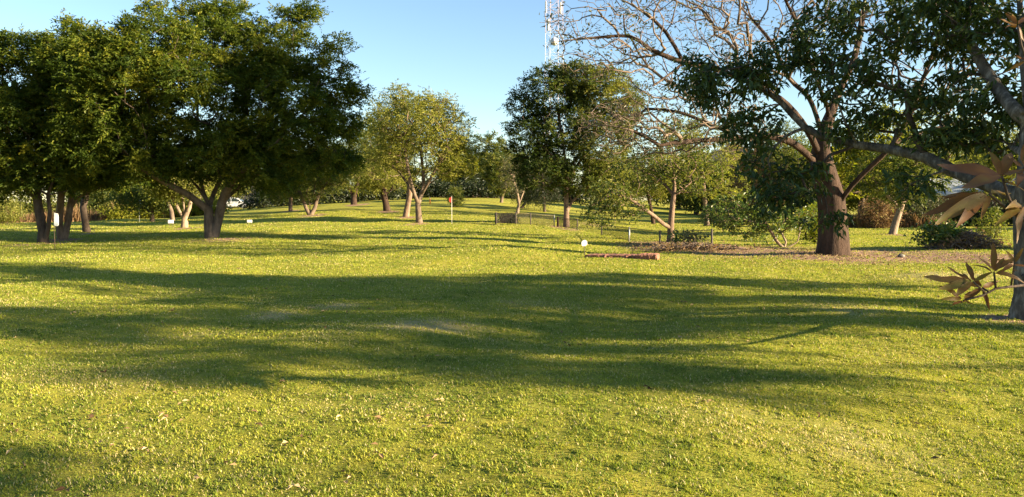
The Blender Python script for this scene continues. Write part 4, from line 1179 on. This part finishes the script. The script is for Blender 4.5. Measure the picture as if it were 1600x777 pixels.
def bronze():
    rng = np.random.default_rng(77)
    root = [o for o in C.objects if o.name.startswith('mango_tree')][0]
    Bm = np.array(root.location)
    tw = MB(); lv = MB(); vals = []
    def fan(px, py, D, ends, wid):
        c = W(px, py, D)
        for ex, ey, dd in ends:
            e = W(ex, ey, D + dd)
            d = e - c
            L_ = np.linalg.norm(d)
            st = c + d * .06
            d2 = d + np.array([0, 0, .14 * L_])
            nrm = np.array([rng.normal(0, .35), -.75, .75 + rng.normal(0, .25)])
            k = blade(lv, st - Bm, d2, L_, wid * L_, nrm, rng, .14)
            vb = np.clip(rng.normal(.30, .17), .03, .6)
            vv = vb + rng.normal(0, .07, k) + .12 * (np.arange(k) // 3 / 8.0 - .5) * rng.normal(0, 1)
            vv[1::3] += .16
            vals.extend(list(np.clip(vv, 0, 1)))
    D1 = 5.6
    fan(1566, 276, D1, [(1468, 256, -.1), (1545, 232, .15), (1582, 232, .2), (1508, 290, -.25), (1606, 262, .1), (1600, 300, -.1)], .23)
    fan(1546, 303, D1 - .1, [(1452, 332, -.1), (1474, 345, -.2), (1498, 352, -.2), (1536, 336, -.15), (1470, 310, .2), (1580, 300, .2)], .2)
    fan(1603, 318, D1, [(1560, 350, -.1), (1590, 372, -.1), (1575, 325, -.2), (1640, 350, 0)], .22)
    fan(1600, 262, D1 + .1, [(1570, 240, 0), (1600, 222, .1), (1640, 250, .1), (1590, 290, -.2)], .22)
    D2 = 8.0
    fan(1520, 440, D2, [(1443, 434, -.1), (1478, 416, .1), (1495, 462, -.2), (1470, 452, -.2), (1510, 405, .2), (1552, 425, 0), (1500, 425, .1)], .22)
    fan(1553, 425, D2, [(1552, 374, .1), (1530, 398, -.1), (1590, 398, .1), (1596, 422, -.2), (1515, 412, .2), (1570, 402, .1), (1600, 440, 0)], .2)
    fan(1505, 468, D2, [(1470, 468, 0), (1488, 478, -.1), (1480, 450, .1), (1520, 476, -.1), (1525, 452, .1), (1465, 445, .1)], .22)
    fan(1535, 450, D2 + .1, [(1490, 440, .1), (1508, 470, -.1), (1545, 480, -.1), (1560, 440, .1), (1515, 428, .1)], .22)
    fan(1585, 412, D2 + .1, [(1556, 405, .1), (1570, 388, .1), (1600, 385, 0), (1565, 425, -.1), (1610, 420, 0)], .22)
    fan(1590, 40, D1 + .6, [(1562, 30, 0), (1572, 44, -.1), (1580, 20, .1), (1612, 20, .1), (1600, 62, 0), (1570, 18, .1)], .24)
    fan(1605, 95, D1 + .6, [(1575, 110, 0), (1585, 85, .1), (1620, 120, .1)], .24)
    def twg(pts, r0, r1):
        P_ = spline([W(a, b_, d_) - Bm for a, b_, d_ in pts], .12)
        tw.tube(P_, np.linspace(r0, r1, len(P_)), 7)
    twg([(1603, 300, 10.7), (1700, 330, 8.5), (1660, 360, 6.6), (1600, 345, D1), (1570, 325, D1), (1546, 303, D1 - .1)], .03, .009)
    twg([(1590, 338, D1), (1574, 305, D1), (1566, 276, D1)], .012, .008)
    twg([(1660, 360, 6.6), (1625, 300, D1 + .2), (1600, 262, D1 + .1)], .014, .008)
    twg([(1598, 430, 10.68), (1610, 442, 9.2), (1590, 447, 8.2), (1556, 451, 8.05), (1535, 462, 8), (1505, 470, 8)], .035, .010)
    twg([(1556, 451, 8.05), (1553, 425, D2)], .012, .008)
    twg([(1540, 458, 8), (1520, 440, D2)], .011, .008)
    twg([(1580, 447, 8.15), (1585, 412, D2 + .1)], .011, .008)
    twg([(1545, 456, 8), (1535, 450, D2 + .1)], .010, .008)
    twg([(1602, 150, 10.8), (1690, 120, 8), (1640, 70, 6.4), (1605, 95, D1 + .6), (1590, 40, D1 + .6)], .03, .008)
    tw.build('leafy_twigs', M['bark_dark'], root, None, True)
    o = mesh_obj('young_leaves', np.concatenate(lv.V), [np.array(f) for f in lv.F.values()], M['bronze'], root, {'v': vals}, True)
    o['label'] = 'long pointed bronze coloured young leaves'
bronze()

# ------------------------------------------------------------------ flags, markers, posts, slab
def post_sign(name, label, cat, base, h, rad, panel, pmat, postmat, tilt=0.0, bev=.004):
    root = thing(name, base, label, cat)
    m = MB(); m.tube([[0, 0, -.1], [tilt * h * .5, 0, h * .5], [tilt * h, 0, h]], [rad, rad, rad * .8], 8)
    m.build('post', M[postmat], root, None, True)
    p = MB(); panel(p)
    p.build('panel', M[pmat], root, None, False, bev)
    return root

B = hit(913, 399)
post_sign('tee_marker', 'small white rounded tag on a thin stake left of the clay slab', 'marker', B, .38, .009,
          lambda p: p.prism([(-.085, .30), (-.06, .27), (.03, .275), (.085, .33), (.075, .42), (.02, .46), (-.05, .44), (-.09, .38)], -.02, .02), 'white', 'darkpost')
def tee_board(label, px, py, w, h):
    b_ = hit(px, py)
    root = thing('tee_board', b_, label, 'marker')
    p = MB(); p.box((0, 0, h * .72), (w, .035, h * .6)); p.build('board', M['white'], root, None, False, .008)
    for sx in (-1, 1):
        q = MB(); q.tube([[sx * w * .32, .03, -.05], [sx * w * .32, .03, h * .8]], .018, 6); q.build('leg', M['darkpost'], root)
tee_board('low white board standing between the slim tree and the pale stems', 267, 353, .34, .36)
tee_board('low white board on the grass right of the big fig trunk', 390, 351, .30, .28)

B = hit(86, 391)
post_sign('pennant', 'white hanging cloth on a thin stake in front of the twin trunks', 'flag', B, 1.25, .011,
          lambda p: p.prism([(.0, .82), (.02, .78), (.1, .77), (.14, .80), (.145, 1.05), (.13, 1.17), (.02, 1.2)], -.012, .012), 'white', 'bark_tan')
B = hit(706, 350)
post_sign('golf_flag', 'red flag on a slim white pole standing on the green', 'golf flag', B, 1.65, .010,
          lambda p: p.prism([(-.012, 1.3), (-.08, 1.28), (-.15, 1.33), (-.17, 1.44), (-.15, 1.56), (-.06, 1.6), (-.012, 1.61)], -.014, .014), 'redflag', 'white')
B = hit(672, 319)
m = MB(); m.tube([[0, 0, -.1], [0, 0, .5], [0, 0, .58]], [.07, .07, .045], 10)
rt = thing('marker_post', B, 'short orange post on the far crest right of the central trunk', 'post'); m.build('post', M['orange'], rt, None, True)
m = MB(); m.tube([[0, 0, .581], [0, 0, .65]], [.05, .03], 10); m.build('cap', M['white'], rt, None, True)
for px, py, hh, lb in ((680, 306, 2.0, 'thin pale pole on the crest left of the low hanging tree'), (743, 307, 2.0, 'thin pale pole on the crest in front of the far tall tree'), (776, 309, 1.7, 'thin grey pole at the right end of the crest')):
    B = hit(px, py)
    rt = thing('pole', B, lb, 'pole')
    m = MB(); m.tube([[0, 0, -.1], [.01, 0, hh * .5], [0, 0, hh]], [.055, .05, .04], 8); m.build('shaft', M['bark_pale'], rt, None, True)
    m = MB(); m.tube([[0, 0, hh], [0, 0, hh + .08]], [.05, .015], 8); m.build('cap', M['steel'], rt, None, True)
for px, py, lb in ((240, 341, 'slim blue grey flag pole at the left near the dry bank'),):
    B = hit(218, 347)
    rt = thing('flag_pole', B, lb, 'pole')
    m = MB(); m.tube([[0, 0, -.1], [0, 0, 1.7]], [.02, .015], 6); m.build('shaft', M['steel'], rt)
    m = MB(); m.prism([(.016, 1.4), (.2, 1.38), (.3, 1.5), (.22, 1.68), (.016, 1.7)], -.012, .012); m.build('flag', M['steel'], rt)

def slab():
    rng = np.random.default_rng(3)
    B_ = hit(975, 402)
    root = thing('clay_slab', B_, 'low red clay slab lying on the grass below the ridge', 'clay slab', None, math.radians(-20))
    nx, ny, nz = 26, 10, 5
    def rough(m, x0, x1, y0, y1, h0, h1, seed):
        r = np.random.default_rng(seed)
        V, Fq = [], []
        us, vs = np.linspace(0, 1, nx), np.linspace(0, 1, ny)
        top = np.zeros((nx, ny, 3))
        for a, u in enumerate(us):
            for b_, v in enumerate(vs):
                e = min(u, 1 - u, v, 1 - v)
                hgt = (h0 + (h1 - h0) * u) * (1 - .25 * math.exp(-e * 22)) + r.normal(0, .006)
                top[a, b_] = (x0 + (x1 - x0) * u + r.normal(0, .008), y0 + (y1 - y0) * v + r.normal(0, .012), hgt)
        Vt = top.reshape(-1, 3)
        Fq = [(a * ny + b_, (a + 1) * ny + b_, (a + 1) * ny + b_ + 1, a * ny + b_ + 1) for a in range(nx - 1) for b_ in range(ny - 1)]
        rim = [a * ny for a in range(nx)] + [(nx - 1) * ny + b_ for b_ in range(1, ny)] + [a * ny + ny - 1 for a in range(nx - 2, -1, -1)] + [b_ for b_ in range(ny - 2, 0, -1)]
        k = len(Vt)
        low = Vt[rim].copy(); low[:, 2] = -.12; low[:, :2] += r.normal(0, .015, (len(rim), 2))
        mid_ = Vt[rim].copy(); mid_[:, 2] = mid_[:, 2] * .45; mid_[:, :2] += r.normal(0, .018, (len(rim), 2))
        n_ = len(rim)
        Fq += [(rim[q], k + q, k + (q + 1) % n_, rim[(q + 1) % n_]) for q in range(n_)]
        Fq += [(k + q, k + n_ + q, k + n_ + (q + 1) % n_, k + (q + 1) % n_) for q in range(n_)]
        m.add(np.concatenate([Vt, mid_, low]), Fq)
    m = MB(); rough(m, -1.05, .55, -.24, .26, .06, .09, 1); m.build('long_slab', M['clay'], root, None, False)
    m = MB(); rough(m, .42, .95, -.36, .24, .11, .12, 2); m.build('end_block', M['clay'], root, None, False)
slab()

def stones():
    rng = np.random.default_rng(8)
    for k, (px, py, s_, lb) in enumerate([(1408, 402, .09, 'small grey stone on the leaf strewn earth right of the big trunk')]):
        b_ = hit(px, py)
        u, v = np.meshgrid(np.linspace(0, 2 * math.pi, 13)[:-1], np.linspace(.12, math.pi - .12, 8), indexing='ij')
        V = np.stack([np.cos(u) * np.sin(v) * 1.3, np.sin(u) * np.sin(v), np.cos(v) * .7], -1).reshape(-1, 3)
        V *= s_ * (1 + rng.normal(0, .08, (len(V), 1)))
        Fq = [(a * 8 + b__, ((a + 1) % 12) * 8 + b__, ((a + 1) % 12) * 8 + b__ + 1, a * 8 + b__ + 1) for a in range(12) for b__ in range(7)]
        caps = [np.array([[a * 8 for a in range(12)]]), np.array([[a * 8 + 7 for a in range(11, -1, -1)]])]
        o = mesh_obj('stone', V, [np.array(Fq)] + caps, M['stone'], None, None, True, tuple(b_ + np.array([0, 0, s_ * .3])))
        tag(o, lb, 'stone')
stones()

# ------------------------------------------------------------------ wire fences
def fence(label, pts, h, postmats, seed, gap=.09, wire=.0035):
    B_ = np.array(pts[0])
    root = thing('wire_fence', B_, label, 'fence')
    wires = MB()
    for k, p in enumerate(pts):
        m = MB()
        q = np.array(p) - B_
        r_ = .035 if k not in (0,) else .07
        m.tube([q + [0, 0, -.2], q + [0, 0, h * .5], q + [0, 0, h + .04]], [r_, r_, r_ * .9], 8)
        m.build('post', M[postmats[k % len(postmats)]], root, None, True)
    rail = MB()
    V_, F_, off = [], [], 0
    for a, b_ in zip(pts[:-1], pts[1:]):
        a = np.array(a) - B_; b_ = np.array(b_) - B_
        rail.tube([a + [0, 0, h], (a + b_) / 2 + [0, 0, h - .015], b_ + [0, 0, h]], .014, 5)
        ln = np.linalg.norm(b_ - a)
        n = int(ln / gap)
        sp = h / ln
        for s_ in (1, -1):
            for q in range(-int(h / gap) - 1, n + 1):
                u0 = q * gap / ln; u1 = u0 + sp
                z0, z1 = (0.03, h) if s_ > 0 else (h, .03)
                c0, c1 = max(u0, 0), min(u1, 1)
                if c1 - c0 < .01 * sp: continue
                f0, f1 = (c0 - u0) / sp, (c1 - u0) / sp
                A_ = a + (b_ - a) * c0 + [0, 0, z0 + (z1 - z0) * f0]
                Bb = a + (b_ - a) * c1 + [0, 0, z0 + (z1 - z0) * f1]
                V, Fq = tube(np.array([A_, Bb]), np.array([wire, wire]), 3)
                V_.append(V); F_.append(Fq + off); off += len(V)
    rail.build('top_rail', M['darkpost'], root, None, True)
    mesh_obj('mesh_wire', np.concatenate(V_), [np.concatenate(F_)], M['darkpost'], root)
    return root
fence('low wire mesh enclosure with dark posts left of the tall tan trunk', [hit(775, 350), hit(806, 350.5), hit(829, 351.5), hit(866, 354)], .66, ['darkpost', 'darkpost', 'darkpost', 'steel'], 1, .08, .007)
fence('sagging wire fence running down the ridge behind the clay slab', [hit(869, 354.5) + np.array([.1, 0, 0]), hit(902, 360), hit(940, 368), hit(983, 378), hit(1031, 385), hit(1112, 386)], .56, ['bark_red', 'darkpost', 'darkpost', 'steel', 'darkpost', 'darkpost'], 2, .1)

# ------------------------------------------------------------------ houses, cars, tower far behind
M['wall_cream'] = plain_mat('cream_render', (.52, .44, .34), .9, .12, 1.5)
M['wall_pink'] = plain_mat('pinkish_render', (.50, .36, .30), .9, .12, 1.5)
M['wall_brown'] = plain_mat('brown_brick_wall', (.24, .13, .085), .9, .2, 3)
M['roof_red'] = plain_mat('red_roof_tiles', (.42, .13, .07), .85, .25, 6, 0, .5)
M['roof_grey'] = plain_mat('pale_metal_roof', (.42, .46, .50), .5, .1, 2, .2)
M['trim'] = plain_mat('white_trim', (.7, .69, .66), .6, .05)
gm, nt_, b_, _o = new_mat('window_glass'); b_.inputs['Base Color'].default_value = (.03, .04, .05, 1); b_.inputs['Roughness'].default_value = .08; M['glass'] = gm
def car_paint(n, c):
    m, nt, b, _ = new_mat(n); nz = noise(nt, 30, 2); r = ramp(nt, [(.3, tuple(np.array(c) * .95)), (.7, c)]); nt.links.new(nz.outputs[0], r.inputs[0]); nt.links.new(r.outputs[0], b.inputs[0])
    b.inputs['Roughness'].default_value = .25; b.inputs['Coat Weight'].default_value = .5; return m
M['paint_white'] = car_paint('white_car_paint', (.45, .46, .47)); M['paint_silver'] = car_paint('silver_car_paint', (.42, .43, .44)); M['tyre'] = plain_mat('tyre_rubber', (.025, .025, .025), .9, .1)

def house(label, px, D, w, d, h, roof_h, wall, roof, rz, storeys=1):
    x = (px - CX) / F * D
    z = float(ground(x, D)) - .15
    root = thing('house', (x, D, z), label, 'house', None, rz)
    m = MB(); m.box((0, 0, h / 2), (w, d, h)); wl = m.build('wall', M[wall], root)
    m = MB()
    o_ = .45
    t = .16
    m.prism([(-w / 2 - o_, h - .1), (0, h + roof_h), (w / 2 + o_, h - .1), (w / 2 + o_, h - .1 + t), (0, h + roof_h + t), (-w / 2 - o_, h - .1 + t)], -d / 2 - o_, d / 2 + o_)
    rf = m.build('roof', M[roof], root)
    m = MB(); m.prism([(-w / 2 + .003, h), (w / 2 - .003, h), (0, h + roof_h - .01)], -d / 2 + .02, d / 2 - .02); m.build('gable', M[wall], root)
    for st in range(storeys):
        zz = 1.5 + st * 2.9
        for k in np.linspace(-w * .32, w * .32, 3):
            if st == 0 and abs(k) < .1:
                m = MB(); m.box((k, -d / 2 - .02, 1.05), (1.0, .08, 2.1)); dr = m.build('door', M['wall_brown'], root)
                m = MB(); m.box((k + .38, -d / 2 - .08, 1.05), (.05, .05, .16)); m.build('handle', M['steel'], dr)
                continue
            fr = MB()
            for dx, dz, sx, sz in ((-.62, 0, .1, 1.3), (.62, 0, .1, 1.3), (0, .6, 1.14, .1), (0, -.6, 1.14, .1), (0, 0, .06, 1.1)):
                fr.box((k + dx, -d / 2 - .03, zz + dz), (sx, .12, sz))
            wd = fr.build('window', M['trim'], root)
            m = MB(); m.box((k, -d / 2 - .012, zz), (1.14, .03, 1.1)); m.build('pane', M['glass'], wd)
    return root
house('low house with a red tiled roof glimpsed under the fig crown', 372, 128, 11, 8, 2.9, 1.8, 'wall_pink', 'roof_red', .25)
house('house with a pale metal roof half hidden behind the hedge at the right', 1508, 72, 7.5, 7, 2.6, 1.3, 'wall_brown', 'roof_grey', math.radians(72))
house('tall pinkish house hidden behind the trees above the crooked tree', 1142, 125, 10, 9, 8.2, 2.0, 'wall_pink', 'roof_grey', -.2, 2)

def car(label, px, D, rz, paint):
    x = (px - CX) / F * D
    root = thing('parked_car', (x, D, float(ground(x, D))), label, 'car', None, rz)
    side = [(-2.1, .35), (-2.12, .62), (-1.95, .86), (-1.55, .93), (-.95, 1.38), (-.5, 1.46), (.35, 1.44), (.75, 1.30), (1.2, .95), (1.85, .83), (2.08, .65), (2.1, .38), (1.7, .3), (-1.7, .3)]
    m = MB(); m.prism(side, -.84, .84); body = m.build('body', M[paint], root, None, False, .08)
    for sy in (-1, 1):
        m = MB()
        m.prism([(-1.32, .97), (-.88, 1.33), (-.45, 1.39), (-.2, 1.39), (-.2, .95)], sy * .846 - .008, sy * .846 + .008)
        m.prism([(-.1, .95), (-.1, 1.39), (.32, 1.37), (.66, 1.25), (.98, .97)], sy * .846 - .008, sy * .846 + .008)
        m.build('side_window', M['glass'], root)
        for sx in (-1.3, 1.28):
            m = MB(); m.tube([[sx, sy * .66, .32], [sx, sy * .87, .32]], .32, 18); ty = m.build('wheel', M['tyre'], root)
            m = MB(); m.tube([[sx, sy * .871, .32], [sx, sy * .885, .32]], .2, 14); m.build('rim', M['steel'], ty)
        m = MB(); m.box((2.06, sy * .6, .66), (.1, .36, .14)); m.build('headlight', M['trim'], root, None, False, .02)
    for (xa, za, xb, zb) in ((.80, 1.295, 1.17, .99), (-1.50, .965, -.99, 1.375)):
        m = MB()
        dx, dz = xb - xa, zb - za; l_ = math.hypot(dx, dz); nx_, nz_ = (dz / l_ * -1, dx / l_); 
        if nz_ < 0: nx_, nz_ = -nx_, -nz_
        m.prism([(xa + nx_ * .004, za + nz_ * .004), (xb + nx_ * .004, zb + nz_ * .004), (xb + nx_ * .018, zb + nz_ * .018), (xa + nx_ * .018, za + nz_ * .018)], -.7, .7)
        m.build('windscreen', M['glass'], root)
    return root
car('white car parked right of the fig trunk in front of the red roofed house', 366, 104, math.radians(8), 'paint_white')
car('silver car parked behind the pale tree left of the fig trunk', 312, 106, math.radians(172), 'paint_silver')

def tower():
    D = 190
    x = (865 - CX) / F * D
    z = float(ground(x, D))
    root = thing('lattice_tower', (x, D, z), 'tall white lattice communications tower rising behind the tall tan trunked tree', 'tower', None, .3)
    M['tower_white'] = plain_mat('white_tower_steel', (.5, .51, .52), .6, .05)
    M['tower_red'] = plain_mat('faded_red_tower_steel', (.46, .33, .30), .6, .1)
    H = 62
    def hw(zz): return 1.9 - .5 * zz / H
    nsec = 8
    for s_ in range(nsec):
        m = MB()
        z0, z1 = H * s_ / nsec, H * (s_ + 1) / nsec
        sub = 3
        cs = [(-1, -1), (1, -1), (1, 1), (-1, 1)]
        for sx, sy in cs:
            m.tube([[sx * hw(z0), sy * hw(z0), z0], [sx * hw(z1), sy * hw(z1), z1]], .055, 5)
        for q in range(sub):
            a0 = z0 + (z1 - z0) * q / sub; a1 = z0 + (z1 - z0) * (q + 1) / sub
            for k in range(4):
                p, r_ = cs[k], cs[(k + 1) % 4]
                m.tube([[p[0] * hw(a0), p[1] * hw(a0), a0], [r_[0] * hw(a1), r_[1] * hw(a1), a1]], .022, 4)
                m.tube([[r_[0] * hw(a0), r_[1] * hw(a0), a0], [p[0] * hw(a1), p[1] * hw(a1), a1]], .022, 4)
                m.tube([[p[0] * hw(a1), p[1] * hw(a1), a1], [r_[0] * hw(a1), r_[1] * hw(a1), a1]], .022, 4)
        m.build('mast_section', M['tower_white' if s_ % 2 == 0 else 'tower_red'], root)
    for zz, an in ((44.5, .4), (44.5, 2.5), (47, 4.4), (40, 3.6)):
        m = MB(); r_ = hw(zz) + .5
        m.box((math.cos(an) * r_, math.sin(an) * r_, zz), (.3, .5, 2.6), an); m.build('antenna_panel', M['tower_white'], root, None, False, .04)
    m = MB(); an = -1.9
    c = np.array([math.cos(an) * 2.2, math.sin(an) * 2.2, 36])
    d = np.array([math.cos(an), math.sin(an), 0])
    m.tube([c - d * .4, c - d * .1, c + d * .15], [.2, .7, .95], 16); m.build('dish', M['tower_white'], root, None, True)
tower()
